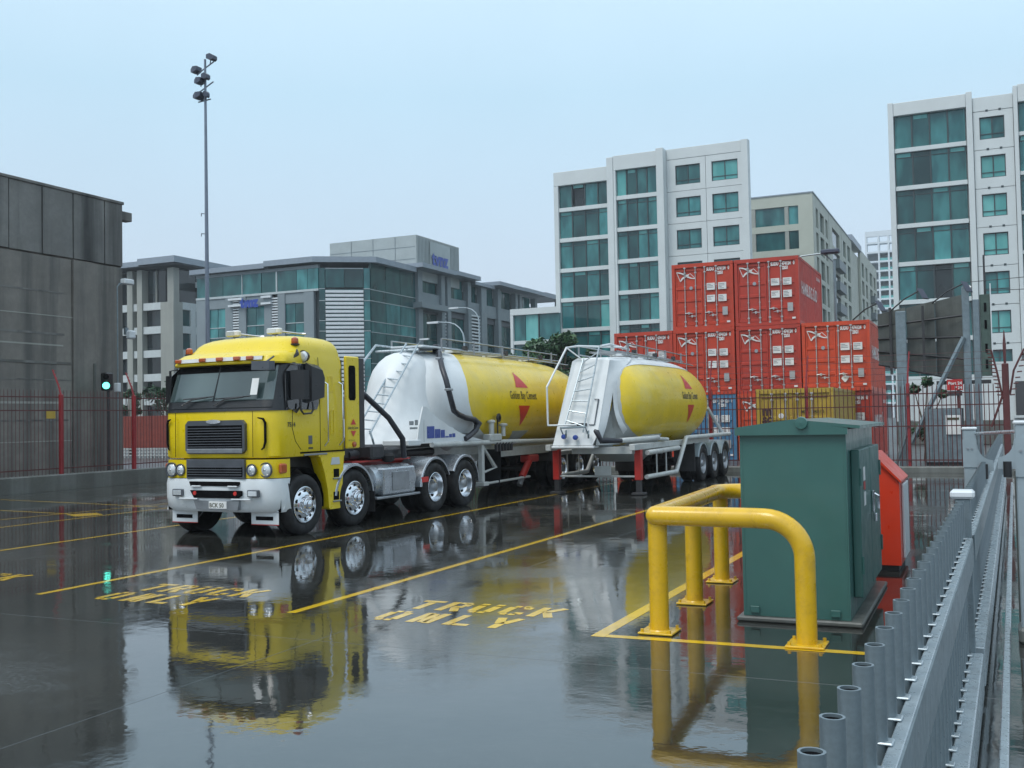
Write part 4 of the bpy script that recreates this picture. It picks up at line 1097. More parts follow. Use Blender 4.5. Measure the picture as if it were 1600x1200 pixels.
# door seams, step sill, vents, handles
def seam(pts, par=cab, r=.006): return part('panel_seam', MB().tube(pts, r, 4), 'cap_dark', par, local=True)
seam([(1.19, -.28, 2.0), (1.192, -.30, 1.72), (1.192, -.22, 1.50), (1.192, -.08, 1.36)]); seam([(1.192, .44, 1.32), (1.192, .44, 2.0), (1.175, .44, 2.6), (1.16, .44, 2.86)])
seam([(1.192, 1.08, 1.32), (1.185, 1.08, 2.05), (1.165, 1.08, 2.7)]); seam([(.80, -.775, 1.27), (.80, -.77, 1.98)]); seam([(-.78, -.775, 1.27), (-.78, -.77, 1.98)])
part('door_sill_gap', MB().box(1.10, -.1, 1.295, 1.2, 1.12, 1.32), 'cap_dark', cab, local=True)
part('sill_trim', MB().box(1.15, .0, 1.255, 1.205, .62, 1.285, .008), 'steel', cab, local=True)
for y in (.56, .98):
    part('grab_handle', MB().tube([(1.19, y, 2.46), (1.25, y+.02, 2.42), (1.25, y+.02, 1.48), (1.19, y, 1.40)], .014, 6), 'chrome', cab, 40, local=True)
part('door_lock', MB().box(1.185, .12, 1.44, 1.20, .22, 1.58, .01), 'grille', cab, local=True)
part('door_plate', MB().box(1.185, .12, 1.36, 1.198, .23, 1.39), 'decal_dark', cab, local=True)
for za, zb_ in ((1.58, 1.98), (2.3, 2.55)):
    P = [(1.195, .72, za), (1.195, .82, za), (1.195-.04*(zb_-2.03 if zb_ > 2.1 else 0), .82, zb_), (1.195-.04*(zb_-2.03 if zb_ > 2.1 else 0), .72, zb_)]
    part('panel_seam', MB().tube(P, .005, 4, closed=True), 'truck_yellow', cab, local=True)
t = MB(); text_on(t, '7514', (1.197, -.42, 1.73), (0, 1, 0), (0, 0, 1), .10, .003); part('fleet_number', t, 'decal_dark', cab, local=True)
# sleeper side extenders
for sx in (1, -1):
    e_ = MB(); e_.box(sx*1.19, 1.20, 1.33, sx*1.13, 1.60, 2.92, .02)
    ex = part('side_extender', e_, 'truck_yellow', truck, local=True)
    part('rubber_edge', MB().box(sx*1.185, 1.602, 1.33, sx*1.12, 1.76, 2.90, .01), 'chassis', ex, local=True)
    part('vent_window', MB().prism([(1.27, 2.20), (1.30, 2.16), (1.44, 2.16), (1.47, 2.20), (1.47, 2.72), (1.44, 2.76), (1.30, 2.76), (1.27, 2.72)], 'x', sx*1.188, sx*1.197), 'cap_dark', ex, local=True)
    part('side_lamp', MB().lathe([(0, .05), (.03, .045), (.035, .001)], (sx*1.19, 1.40, 1.40), 'x', 12, sx), 'amber', ex, local=True)
    if sx > 0:
        part('triangle_decal', MB().quad((1.1975, 1.31, 1.74), (1.1975, 1.47, 1.74), (1.1975, 1.39, 1.84)), 'decal_red', ex, local=True); part('triangle_decal', MB().quad((1.1975, 1.31, 1.63), (1.1975, 1.39, 1.53), (1.1975, 1.47, 1.63)), 'decal_red', ex, local=True)
        t = MB(); text_on(t, 'Golden Bay Cement', (1.1975, 1.22, 1.665), (0, 1, 0), (0, 0, 1), .062, .0015, sx=.62); text_on(t, '0800 Golden Bay', (1.1975, 1.24, 1.46), (0, 1, 0), (0, 0, 1), .035, 0, sx=.8)
        part('lettering', t, 'decal_dark', ex, local=True)
# grille
gr = MB().prism([(-.55, 1.38), (-.49, 1.32), (.60, 1.32), (.66, 1.38), (.66, 1.79), (.60, 1.85), (-.49, 1.85), (-.55, 1.79)], 'y', -.800, -.74)
grl = part('grille', gr, 'grille', truck, local=True)
part('grille_opening', MB().box(-.50, -.806, 1.41, .61, -.79, 1.77, .003), 'cap_dark', grl, local=True)
for i in range(8): part('grille_bar', MB().box(-.495, -.818, 1.425+i*.042, .605, -.803, 1.437+i*.042, .003), 'grille', grl, local=True)
part('grille_base', MB().box(-.51, -.822, 1.33, .62, -.80, 1.402, .008), 'steel', grl, local=True)
part('badge', MB().disc((.05, -.822, 1.83), (1, 0, 0), (0, .05, 1), .15, 20, .032), 'chrome', grl, local=True)
for sx in (-1, 1):
    pts = [(sx*u, y, z) for u, y, z in ((.89, -.765, 1.88), (.97, -.735, 1.86), (1.0, -.72, 1.80), (1.0, -.72, 1.50), (.975, -.73, 1.41), (.94, -.745, 1.38))]
    part('air_slot', MB().tube(pts, [.010, .018, .020, .020, .016, .010], 6), 'cap_dark', cab, local=True)
# lamp band and bumper
def front_block(z0, z1, w, f, b, rf_=.34, n=3, tw=0.):
    return [ring(z0+(z1-z0)*i/n, w, f, b, rf_, .02, .07) for i in range(n+1)]
lamp = part('lamp_panel', MB().loft(front_block(.935, 1.225, 1.185, -.79, -.34)), 'truck_yellow', truck, 40, local=True)
part('lower_grille', MB().box(-.54, -.80, .93, .64, -.5, 1.235, .01), 'grille', lamp, local=True)
part('grille_gap', MB().box(-.51, -.806, .96, .61, -.79, 1.11), 'cap_dark', lamp, local=True)
for z in (.985, 1.025, 1.065, 1.105): part('grille_bar', MB().box(-.50, -.815, z, .60, -.80, z+.014), 'grille', lamp, local=True)
for x, r_, name in ((-.90, .105, 1), (-.69, .085, 0), (.755, .085, 0), (.985, .105, 1)):
    y = -.80+.07*min(1, (x/.85)**2)+(.045 if abs(x) > .9 else 0.)
    hl = part('headlamp', MB().lathe([(.0, r_*1.15), (.03, r_*1.12), (.03, r_*.98), (.005, r_*.92)], (x, y, 1.065), 'y', 24, -1), 'grille', lamp, 40, local=True)
    part('lamp_lens', MB().lathe([(.012, r_*.93), (.03, r_*.7), (.042, r_*.35), (.045, .001)], (x, y, 1.065), 'y', 24, -1), 'lens', hl, 60, local=True)
    part('lamp_bulb', MB().lathe([(.046, .02), (.055, .001)], (x, y, 1.065), 'y', 10, -1), 'chrome', hl, local=True)
for sx in (1, -1):
    part('turn_signal', MB().box(sx*1.14, -.60, 1.0, sx*1.195, -.42, 1.16, .03), 'amber', lamp, local=True)
bm = MB().loft([ring(.40, 1.17, -.72, -.55, .36, .02, .07), ring(.46, 1.198, -.785, -.50, .36, .02, .07), ring(.62, 1.202, -.82, -.44, .36, .02, .07), ring(.84, 1.19, -.825, -.36, .34, .02, .07), ring(.925, 1.19, -.80, -.34, .34, .02, .07)])
bump = part('bumper', bm, 'white', truck, 40, local=True)
part('bumper_slot', MB().prism([(-.45, .885), (-.42, .815), (.53, .815), (.56, .845), (.56, .885)], 'y', -.832, -.80), 'cap_dark', bump, local=True)
part('bumper_slot', MB().prism([(-.43, .745), (-.35, .625), (.53, .625), (.61, .67), (.61, .745)], 'y', -.832, -.80), 'cap_dark', bump, local=True)
for x in (-.33, .49): part('tow_eye', MB().lathe([(0, .035), (.012, .03), (.014, .001)], (x, -.834, .70), 'y', 12, -1), 'decal_red', bump, local=True)
for z, w in ((.80, .32), (.60, .36)):
    for sx in (-1, 1): part('bumper_lip', MB().box(sx*(w-.02)+.07, -.85, z, sx*(w+.36)+.07, -.80, z+.022, .006) if z < .7 else MB().box(sx*(w-.05)+.07, -.85, z, sx*(w+.14)+.07, -.82, z+.022, .006), 'white', bump, local=True)
for x in (-.71, .82):
    fl = part('fog_lamp', MB().box(x-.11, -.825, .645, x+.11, -.765, .76, .012), 'grille', truck, local=True); part('lamp_lens', MB().box(x-.085, -.831, .665, x+.085, -.82, .74, .003), 'lens', fl, local=True)
pr = part('plate_recess', MB().prism([(-.36, .585), (-.30, .44), (.53, .44), (.56, .585)], 'y', -.828, -.76), 'steel', bump, local=True)
np_ = part('number_plate', MB().box(-.04, -.84, .46, .32, -.829, .575, .004), 'print_white', truck, local=True)
t = MB(); text_on(t, 'BCK 50', (-.025, -.8415, .482), (1, 0, 0), (0, 0, 1), .095, .002, sx=.95); part('plate_lettering', t, 'decal_dark', np_, local=True)
for x in (-.80, .84):
    mf = part('mud_flap', MB().box(x-.27, -.56, .20, x+.27, -.54, .42, .02), 'white', truck, local=True)
    part('flap_plate', MB().box(x-.17, -.567, .27, x+.17, -.561, .33, .01), 'cap_dark', mf, local=True)
    part('flap_edge', MB().box(x-.27, -.563, .193, x+.27, -.538, .204, .003), 'red', mf, local=True)
# steps behind the front wheel
for sx in (1, -1):
    st = MB()
    st.prism([(.42, 1.29), (.46, 1.18), (.56, .95), (.64, .66), (.67, .37), (.70, .34), (.98, .34), (1.02, .40), (1.12, 1.29)], 'x', sx*.98, sx*1.185)
    stp = part('step_fairing', st, 'truck_yellow', truck, local=True)
    for y0, z0 in ((.80, .86), (.79, .48)):
        part('step_opening', MB().box(sx*1.15, y0, z0, sx*1.19, y0+.17, z0+.15, .01), 'cap_dark', stp, local=True)
        part('step_tread', MB().box(sx*1.08, y0-.02, z0-.025, sx*1.215, y0+.21, z0-.002, .006), 'steel', stp, local=True)
    part('step_lamp', MB().prism([(.72, 1.08), (.98, 1.08), (.96, 1.2), (.76, 1.2)], 'x', sx*1.15, sx*1.195), 'lens', stp, local=True)
    part('sill_band', MB().box(sx*.98, .40, 1.22, sx*1.186, 1.14, 1.294, .006), 'truck_yellow', stp, local=True)
part('engine', MB().box(-.86, -.5, .42, .86, 1.3, 1.31), 'chassis', truck, local=True)
part('cab_rear_wall', MB().box(-1.1, 1.181, 1.33, 1.1, 1.2, 2.85), 'chassis', truck, local=True)
for sx in (-1, 1): part('frame_rail', MB().box(sx*.38, .9, .78, sx*.48, 6.2, 1.04), 'red', truck, local=True)
for y in (1.6, 2.6, 3.4): part('cross_member', MB().box(-.38, y, .82, .38, y+.12, 1.0), 'chassis', truck, local=True)
part('fifth_wheel', MB().box(-.45, 4.35, 1.05, .45, 5.5, 1.22, .05), 'chassis', truck, local=True)
part('deck', MB().box(-.8, 1.9, 1.045, .8, 3.9, 1.075), 'red', truck, local=True)
part('air_tank', MB().cyl((.55, 2.1, 1.18), (.55, 3.0, 1.18), .09, 14), 'chassis', truck, 40, local=True)
part('valve_cluster', MB().box(-.5, 1.85, 1.09, .6, 2.3, 1.50, .05).box(.2, 2.4, 1.09, .9, 2.85, 1.36, .04).box(-.4, 2.9, 1.09, .9, 3.6, 1.30, .05), 'chassis', truck, local=True)
part('suspension_bag', MB().lathe([(0, .06), (.03, .11), (.12, .12), (.16, .08), (.17, .001)], (.9, 2.95, 1.02), 'z', 14), 'rubber', truck, 40, local=True)
for sx in (1, -1):
    for y, kind in ((.02, 'front'), (1.42, 'front'), (4.22, 'dual'), (5.45, 'dual')):
        wheel(truck, sx*1.17, y, .475, sx, kind, .49)
    fender(truck, sx*.82, sx*1.20, 1.42, .475, .60, 8, 172)
    fender(truck, sx*.60, sx*1.20, 4.22, .475, .60, 22, 176); fender(truck, sx*.60, sx*1.20, 5.45, .475, .60, 0, 152)
    part('arch_liner', MB().loft([[(sx*.9, .56*math.cos(R(a)), .5+.58*math.sin(R(a))) for a in range(-10, 191, 20)], [(sx*1.16, .56*math.cos(R(a)), .5+.58*math.sin(R(a))) for a in range(-10, 191, 20)]], False, False), 'cap_dark', truck, local=True)
    tk = part('fuel_tank', MB().lathe([(0, .001), (0, .25), (.02, .29), (1.38, .29), (1.40, .25), (1.40, .001)], (sx*.86, 2.14, .70), 'y', 28), 'fender', truck, 40, local=True)
    for y in (2.4, 3.2): part('tank_strap', MB().lathe([(0, .297), (.06, .297)], (sx*.86, y, .70), 'y', 28), 'steel', tk, local=True)
    part('tool_box', MB().box(sx*1.02, 2.35, .44, sx*1.185, 3.45, .94, .03), 'fender', tk, local=True)
    part('box_cover', MB().box(sx*1.185, 2.62, .52, sx*1.20, 3.2, .86, .02), 'steel', tk, local=True)
    part('side_step', MB().box(sx*.95, 2.1, .385, sx*1.2, 3.6, .43, .01), 'steel', tk, local=True)
    part('red_reflector', MB().box(sx*1.185, 3.66, .60, sx*1.205, 3.9, .70), 'decal_red', truck, local=True)
    part('rear_mud_flap', MB().box(sx*.65, 2.09, .18, sx*1.15, 2.10, .6), 'chassis', truck, local=True)
# mirrors
for sx in (1, -1):
    mr = part('mirror', MB().loft([[(sx*x, y, z) for x, y in ((1.22, -.36), (1.44, -.30), (1.46, -.20), (1.24, -.22))] for z in (2.16, 2.62)]), 'black', truck, local=True)
    part('mirror_arm', MB().tube([(sx*1.18, -.30, 2.72), (sx*1.34, -.30, 2.70), (sx*1.34, -.27, 2.05), (sx*1.25, -.27, 1.96), (sx*1.20, -.27, 2.0)], .016, 6), 'black', mr, local=True)
    if sx > 0: part('mirror_face', MB().box(1.25, -.219, 2.2, 1.42, -.19, 2.58), 'darkglass', mr, local=True)
part('window_deflector', MB().loft([[(1.20, y, z) for y, z in ((.05, 2.10), (.46, 2.18), (.48, 2.55), (.40, 2.72), (.05, 2.76))], [(1.30, y, z) for y, z in ((.08, 2.13), (.42, 2.2), (.44, 2.52), (.38, 2.64), (.08, 2.7))]]), 'black', truck, local=True)
part('mirror_loop', MB().tube([(1.24, -.16, 2.1), (1.27, -.16, 1.98), (1.27, -.10, 1.93), (1.27, .1, 1.94), (1.27, .16, 2.0), (1.24, .17, 2.12)], .016, 6), 'black', truck, local=True)
part('kerb_mirror', MB().loft([[(x, y, z) for x, y in ((.84, -.84), (1.10, -.74), (1.12, -.62), (.88, -.68))] for z in (2.62, 2.76)]).tube([(1.0, -.70, 2.74), (1.05, -.55, 2.84)], .015, 5), 'grille', truck, local=True)
# beacons, spot lamp, work lamps
for x, y in ((1.02, .02), (-1.10, -.10)):
    bc = part('beacon', MB().lathe([(0, .055), (.02, .062), (.085, .056), (.105, .03), (.11, .001)], (x, y, 3.07 if x > 0 else 2.98), 'z', 16), 'amber', truck, 40, local=True)
    part('beacon_base', MB().lathe([(0, .03), (.10, .035), (.12, .075), (.14, .075)], (x, y, 2.93 if x > 0 else 2.84), 'z', 14), 'black', bc, 40, local=True)
sp = part('spot_lamp', MB().lathe([(0, .09), (.02, .10), (-.06, .08), (-.10, .04), (-.11, .001)], (1.16, .06, 2.86), 'y', 20, -1), 'black', truck, 40, local=True)
part('lamp_lens', MB().lathe([(.008, .088), (.025, .05), (.03, .001)], (1.16, .06, 2.86), 'y', 20, -1), 'lens', sp, local=True)
part('lamp_bracket', MB().tube([(1.10, -.25, 2.78), (1.12, -.05, 2.9), (1.04, .02, 2.98)], .03, 6), 'black', sp, local=True)
for x in (-.58, .30):
    wl = part('work_lamp', MB().box(x-.14, .36, 3.29, x+.14, .46, 3.39, .02), 'print_white', truck, local=True)
    part('lamp_lens', MB().box(x-.12, .352, 3.305, x+.06, .36, 3.375), 'lens', wl, local=True)
    part('lamp_arm', MB().tube([(x+.02, .42, 3.22), (x, .42, 3.31)], .018, 6).tube([(x+.12, .44, 3.33), (x+.42, .62, 3.28), (x+.48, .64, 3.28)], .018, 6), 'steel', wl, local=True)
part('antenna', MB().tube([(.3, .42, 3.2), (.3, .42, 3.34)], .01, 4), 'black', truck, local=True)
part('air_hose', MB().tube([(.5, 1.5, 2.0), (.55, 1.55, 2.35), (.62, 1.85, 2.44), (.75, 2.4, 2.28), (.92, 2.95, 1.85), (1.0, 3.3, 1.45), (1.0, 3.35, 1.08)], .055, 8), 'hose', truck, 60, local=True)

# ------------------------------------------------------------------ dry bulk trailers
def sup(hw, ht, zc, y, n=40, p=2., xo=0.):
    P = []
    for i in range(n):
        t = 2*math.pi*i/n; c, s_ = math.cos(t), math.sin(t)
        P.append((xo+hw*math.copysign(abs(c)**(2/p), c), y, zc+ht*math.copysign(abs(s_)**(2/p), s_)))
    return P
def tank_paint(name, yb, bulge, zc, r, xc):
    """white front, yellow body: the paint edge is a curved line around the shell"""
    return M['tank_yellow']
def radius_at(prof, y):
    for (ya, ra), (yb, rb) in zip(prof, prof[1:]):
        if ya <= y <= yb: return ra+(rb-ra)*(y-ya)/(yb-ya)
    return prof[-1][1] if y > prof[-1][0] else prof[0][1]
def smooth_prof(prof, step=.12):
    """Catmull-Rom through (y, r) points"""
    out = []
    for i in range(len(prof)-1):
        p0, p1, p2, p3 = prof[max(i-1, 0)], prof[i], prof[i+1], prof[min(i+2, len(prof)-1)]
        n = max(2, int(abs(p2[0]-p1[0])/step)+1)
        for k in range(n):
            t = k/n
            out.append(tuple(.5*((2*b)+(-a+c)*t+(2*a-5*b+4*c-d)*t*t+(-a+3*b-3*c+d)*t**3) for a, b, c, d in zip(p0, p1, p2, p3)))
    out.append(prof[-1]); return out
def shell(prof, xc, zc_fn, n=56):
    return [[(xc+r*math.cos(2*math.pi*i/n), y, zc_fn(y)+r*math.sin(2*math.pi*i/n)) for i in range(n)] for y, r in prof]
def on_tank(V, F_, xc, zc, prof, y0, z0):
    """wrap flat lettering (a along y, b up) onto the near side of the shell"""
    out = []
    for a, b in V:
        y = y0+a; r = radius_at(prof, y)+.006
        ang = math.asin(max(-1, min(1, (z0-zc)/r)))+b/r
        out.append((xc+r*math.cos(ang), y, zc+r*math.sin(ang)))
    return out, F_
def decals(tank, xc, zc, prof, ym, scale=1., sub=6):
    def wrap_poly(pts):
        n = 7; rows = []
        (xa, za), (xb, zb_), (xt, zt) = pts
        V = []; F_ = []
        for i in range(n+1):
            t = i/n; L_ = (xa+(xt-xa)*t, za+(zt-za)*t); R_ = (xb+(xt-xb)*t, zb_+(zt-zb_)*t)
            for k in range(5):
                s_ = k/4; V.append((L_[0]+(R_[0]-L_[0])*s_, L_[1]+(R_[1]-L_[1])*s_))
        for i in range(n):
            for k in range(4): F_.append((i*5+k, i*5+k+1, (i+1)*5+k+1, (i+1)*5+k))
        return on_tank(V, F_, xc, zc, prof, ym, zc)
    s = scale
    for tri_ in ([(-.40*s, .42*s), (.42*s, .42*s), (-.10*s, .92*s)], [(-.36*s, -.08*s), (.38*s, -.08*s), (0, -.66*s)]): part('triangle_decal', MB().add(*wrap_poly(tri_)), 'decal_red', tank)
    V, F_ = text_geo('Golden Bay Cement', .31*s, .004, 1.04, .66, 'CENTER')
    tx_ = MB().add(*on_tank([(a, b+.10*s) for a, b in V], F_, xc, zc, prof, ym, zc)); part('lettering', tx_, 'decal_dark', tank)

def walkway(root, xc, y0, y1, z, m='steel'):
    wk = MB()
    for x in (-.33, .33): wk.tube([(xc+x, y0, z), (xc+x, y1, z)], .025, 6)
    for i in range(int((y1-y0)/.35)+1): wk.box(xc-.33, y0+i*.35, z-.012, xc+.33, y0+i*.35+.05, z+.012)
    w_ = part('walkway', wk, m, root)
    hr = MB()
    for x in (-.62, .62):
        hr.tube([(xc+x, y0, z-.05), (xc+x, y1, z-.12)], .018, 5)
        hr.tube([(xc+x, y0, z+.16), (xc+x, y1-.8, z+.12)], .016, 5)
        y = y0
        while y < y1-.2: hr.tube([(xc+x, y, z-.12), (xc+x, y, z+.17)], .022, 5); y += 1.55
    part('guard_rail', hr, m, w_)
    for f in (.22, .52, .82):
        yy_ = y0+(y1-y0)*f
        part('hatch', MB().lathe([(0, .27), (.06, .27), (.08, .25), (.09, .001)], (xc, yy_, z-.05), 'z', 20), 'white', root, 40)
        part('hatch_clamp', MB().box(xc-.1, yy_-.3, z+.0, xc-.04, yy_+.3, z+.07), 'chassis', root); part('hatch_hinge', MB().box(xc+.30, yy_-.05, z-.02, xc+.40, yy_+.05, z+.10), 'chassis', root)
def ladder(root, L0, L1, R0, R1, n, m='galv_light', top=None):
    ld = MB(); L0, L1, R0, R1 = map(Vector, (L0, L1, R0, R1))
    ld.tube([L0, L1], .02, 6).tube([R0, R1], .02, 6)
    for i in range(n):
        f = (i+.5)/n; ld.tube([L0.lerp(L1, f), R0.lerp(R1, f)], .014, 5)
    return part('ladder', ld, m, root)

# front trailer
XA = -11.20
tr1 = thing('tanker_trailer', 'front bulk tanker trailer with long yellow tank and white hopper, coupled to the truck', 'tanker trailer', (XA, 22, 0), 0, 'bulk cement tankers')
ZC = 2.17
prof1 = smooth_prof([(18.58, .22), (18.64, .52), (18.85, .82), (19.2, 1.0), (19.7, 1.09), (20.4, 1.13), (22.0, 1.14), (24.6, 1.14), (26.2, 1.06), (27.4, .86), (28.3, .58), (28.75, .30), (28.85, .02)])
YP = 20.75
zf = lambda y: ZC + max(0, y-25)*.03
tank1 = part('tank', MB().loft(shell(prof1, XA, zf)), 'tank_yellow', tr1, 50)
def interp(tab, a):
    for (a0, b0), (a1, b1) in zip(tab, tab[1:]):
        if a0 <= a <= a1: return b0+(b1-b0)*(a-a0)/(a1-a0)
    return tab[0][1] if a < tab[0][0] else tab[-1][1]
EDGE1 = [(-90, 23.0), (-52.6, 21.85), (-40.7, 21.13), (-27, 20.46), (-12, 20.01), (2, 19.86), (20.6, 19.92), (37.5, 20.04), (60.5, 20.38), (90, 21.0)]
fs = []
for k in range(41):
    row = []
    for i in range(73):
        a = -90+5*i; am = a if a <= 90 else 180-a
        ye = interp(EDGE1, am); y = 18.585+(ye-18.585)*(k/40)**1.5; r_ = radius_at(prof1, y)+.007
        row.append((XA+r_*math.cos(R(a)), y-(.004 if k == 0 else 0), ZC+r_*math.sin(R(a))))
    fs.append(row)
part('front_shell', MB().loft(fs, False, False), 'tank_white', tr1, 50)
decals(tank1, XA, ZC, prof1, 22.75, .88)
# front hopper cone: a leaning round-topped cone in front of the tank, flaring to the chassis
rings = []
for z, rx, yf in ((1.33, 1.12, 17.25), (1.5, 1.0, 17.45), (1.7, .88, 17.70), (2.0, .78, 17.95), (2.3, .73, 18.08), (2.6, .68, 18.18), (2.85, .60, 18.30), (3.03, .48, 18.46), (3.15, .34, 18.62), (3.22, .18, 18.80), (3.24, .03, 18.95)):
    yc = 19.0; rings.append([(XA+rx*math.cos(R(a)), yc-(yc-yf)*math.sin(R(a)), z) for a in range(0, 181, 6)]+[(XA-rx, 19.5, z), (XA+rx, 19.5, z)])
part('front_hopper', MB().loft(rings), 'tank_white', tr1, 60)
part('hopper_seam', MB().tube([(XA+1.115, 17.88, 1.36), (XA+1.118, 17.88, 1.75), (XA+1.09, 17.95, 2.06)], .015, 5), 'hull', tr1)
for sx in (-1, 1):
    sk = [(17.6, 1.34), (20.5, 1.34), (20.16, 1.39), (19.5, 1.50), (18.94, 1.66), (18.4, 1.86), (18.0, 2.06), (17.86, 2.06), (17.7, 1.7)]
    part('side_skirt', MB().prism(sk, 'x', XA+sx*1.10, XA+sx*1.125), 'tank_white', tr1)
yb = 18.0
for k, (w, h) in enumerate(((.30, .24), (.22, .18), (.17, .16), (.14, .03), (.12, .07), (.12, .08))):
    part('bar_decal', MB().box(XA+1.126, yb, 1.43, XA+1.131, yb+w, 1.43+h), 'decal_blue', tr1); yb += w+.025
for ya, yb_, za, zb_ in ((17.2, 17.35, 1.70, 1.78), (17.42, 17.52, 1.70, 1.80), (17.22, 17.5, 1.62, 1.66)):
    part('stencil_mark', MB().box(XA+.985, ya+.35, za, XA+1.0, yb_+.35, zb_), 'steel', tr1)
# chassis
def rail_tube(root, pts, r, m='dirty_white', name='side_pipe'): return part(name, MB().tube(pts, r, 10), m, root, 50)
for sx in (-1, 1):
    rail_tube(tr1, [(XA+sx*1.12, 18.2, 1.30), (XA+sx*1.13, 21.5, 1.27), (XA+sx*1.12, 28.2, 1.16)], .055)
    part('chassis_beam', MB().box(XA+sx*.42, 17.6, 1.0, XA+sx*.55, 28.4, 1.26), 'dirty_white', tr1)
    part('side_beam', MB().box(XA+sx*.9, 21.6, .92, XA+sx*1.02, 25.0, 1.12), 'dirty_white', tr1)
part('hopper', MB().loft([sup(1.0, .95, 0, 0, 24)[:0] or [(XA+1.02*math.cos(2*math.pi*i/24), 19.9+.85*math.sin(2*math.pi*i/24), 1.5) for i in range(24)], [(XA+.22*math.cos(2*math.pi*i/24), 19.9+.2*math.sin(2*math.pi*i/24), .85) for i in range(24)]]), 'hull', tr1, 50)
part('hopper', MB().loft([[(XA+1.02*math.cos(2*math.pi*i/24), 23.0+1.2*math.sin(2*math.pi*i/24), 1.5) for i in range(24)], [(XA+.22*math.cos(2*math.pi*i/24), 23.0+.2*math.sin(2*math.pi*i/24), .75) for i in range(24)]]), 'hull', tr1, 50)
part('kingpin_plate', MB().box(XA-.6, 17.3, 1.235, XA+.6, 20.0, 1.30), 'chassis', tr1)
part('front_box', MB().box(XA+.55, 17.25, 1.30, XA+1.14, 17.75, 1.42, .02), 'white', tr1)
for sx in (-1, 1):
    lg = part('landing_leg', MB().box(XA+sx*1.02, 20.45, .42, XA+sx*1.13, 20.57, 1.3, .01), 'dirty_white', tr1); part('leg_foot', MB().box(XA+sx*.93, 20.38, .33, XA+sx*1.2, 20.64, .415, .01), 'dirty_white', lg)
    part('leg_brace', MB().tube([(XA+sx*1.08, 20.58, 1.2), (XA+sx*1.08, 21.2, .7), (XA+sx*1.08, 20.62, .62)], .03, 6), 'dirty_white', lg)
    part('mud_flap', MB().loft([[(XA+sx*x, 21.3+.18*math.sin(z*1.6), z) for x in (.55, 1.1)] for z in (.25, .5, .8, 1.1)], False, False), 'black', tr1)
part('low_rail', MB().tube([(XA+1.05, 20.6, .36), (XA+1.05, 23.2, .38)], .03, 6), 'dirty_white', tr1)
part('lift_leg', MB().tube([(XA+1.0, 23.3, .75), (XA+1.0, 22.85, .38)], .085, 8), 'red', tr1, 40); part('lift_leg_foot', MB().tube([(XA+1.0, 22.84, .37), (XA+1.0, 22.7, .2)], .07, 8), 'steel', tr1, 40)
part('spring_hanger', MB().box(XA+.8, 23.2, .72, XA+1.06, 23.8, .9, .03), 'red', tr1)
part('valve_block', MB().box(XA+1.0, 20.75, 1.30, XA+1.2, 21.35, 1.46, .02).lathe([(0, .06), (.3, .06), (.32, .09), (.36, .09), (.38, .001)], (XA+1.15, 20.9, 1.4), 'z', 12).lathe([(0, .05), (.22, .05), (.24, .10), (.28, .1), (.3, .001)], (XA+1.16, 21.5, 1.4), 'z', 12), 'dirty_white', tr1, 40)
vv2 = MB()
for i in range(6): vv2.box(XA+1.12, 21.1+i*.16, 1.06, XA+1.18, 21.17+i*.16, 1.28)
part('control_levers', vv2, 'chassis', tr1); part('valve_wheel', MB().lathe([(0, .07), (.02, .1), (.05, .1), (.06, .05)], (XA+1.16, 21.2, 1.82), 'x', 14).tube([(XA+1.16, 21.2, 1.4), (XA+1.16, 21.2, 1.85)], .02, 6), 'chassis', tr1, 40)
rr1 = lambda y: radius_at(prof1, y)
hp_ = [(XA+.25, 20.1, 3.36)]+[(XA+1.20*math.cos(R(a)), y, ZC+1.20*math.sin(R(a))) for a, y in ((75, 20.0), (62, 19.6), (48, 19.2), (35, 18.95), (22, 18.86), (10, 18.85), (0, 18.92), (-9, 19.05))]
part('discharge_hose', MB().tube(hp_+[(XA+1.16, 19.3, 1.90), (XA+1.15, 19.65, 1.83), (XA+1.15, 20.05, 1.79), (XA+1.16, 20.22, 1.70), (XA+1.16, 20.1, 1.56), (XA+1.16, 19.8, 1.44), (XA+1.15, 19.6, 1.38)], .058, 10), 'hose', tr1, 60)
for a in (50, 12): 
    c = (XA+1.2*math.cos(R(a)), 19.22 if a > 30 else 18.85, ZC+1.2*math.sin(R(a)))
    part('hose_clip', MB().box(c[0]-.05, c[1]-.1, c[2]-.03, c[0]+.06, c[1]+.1, c[2]+.02, .01), 'steel', tr1)
part('hose_stack', MB().box(XA+.16, 20.0, 3.2, XA+.30, 20.16, 3.46, .03), 'hose', tr1)
walkway(tr1, XA, 19.6, 27.0, 3.38)
part('top_platform', MB().box(XA-.35, 19.1, 3.34, XA+.45, 20.3, 3.38, .01), 'white', tr1)
part('platform_rail', MB().tube([(XA-.7, 17.9, 2.4), (XA-.7, 18.1, 2.7), (XA-.65, 19.0, 3.42), (XA-.6, 20.0, 3.40)], .025, 6).tube([(XA-.65, 19.0, 3.28), (XA+.4, 19.0, 3.28)], .03, 6), 'galv_light', tr1)
ladder(tr1, (XA+.0, 17.15, 1.58), (XA+.10, 19.0, 3.42), (XA+.40, 17.05, 1.55), (XA+.46, 18.85, 3.36), 11)
part('ladder_foot', MB().tube([(XA+.40, 17.05, 1.6), (XA+.52, 16.95, 1.45), (XA+.55, 17.0, 1.25)], .02, 5), 'galv', tr1)
axles1 = (25.15, 26.4, 27.65)
for sx in (1, -1):
    for y in axles1: 
        wheel(tr1, sx*1.13, y-22, .48, sx, 'dual', .48)
    part('mudguard', MB().loft([[(XA+sx*x, y, z) for x in (.55, 1.16)] for y, z in ((24.45, .7), (24.55, .95), (24.8, 1.08), (28.0, 1.08), (28.2, .95), (28.3, .7))], False, False), 'chassis', tr1)
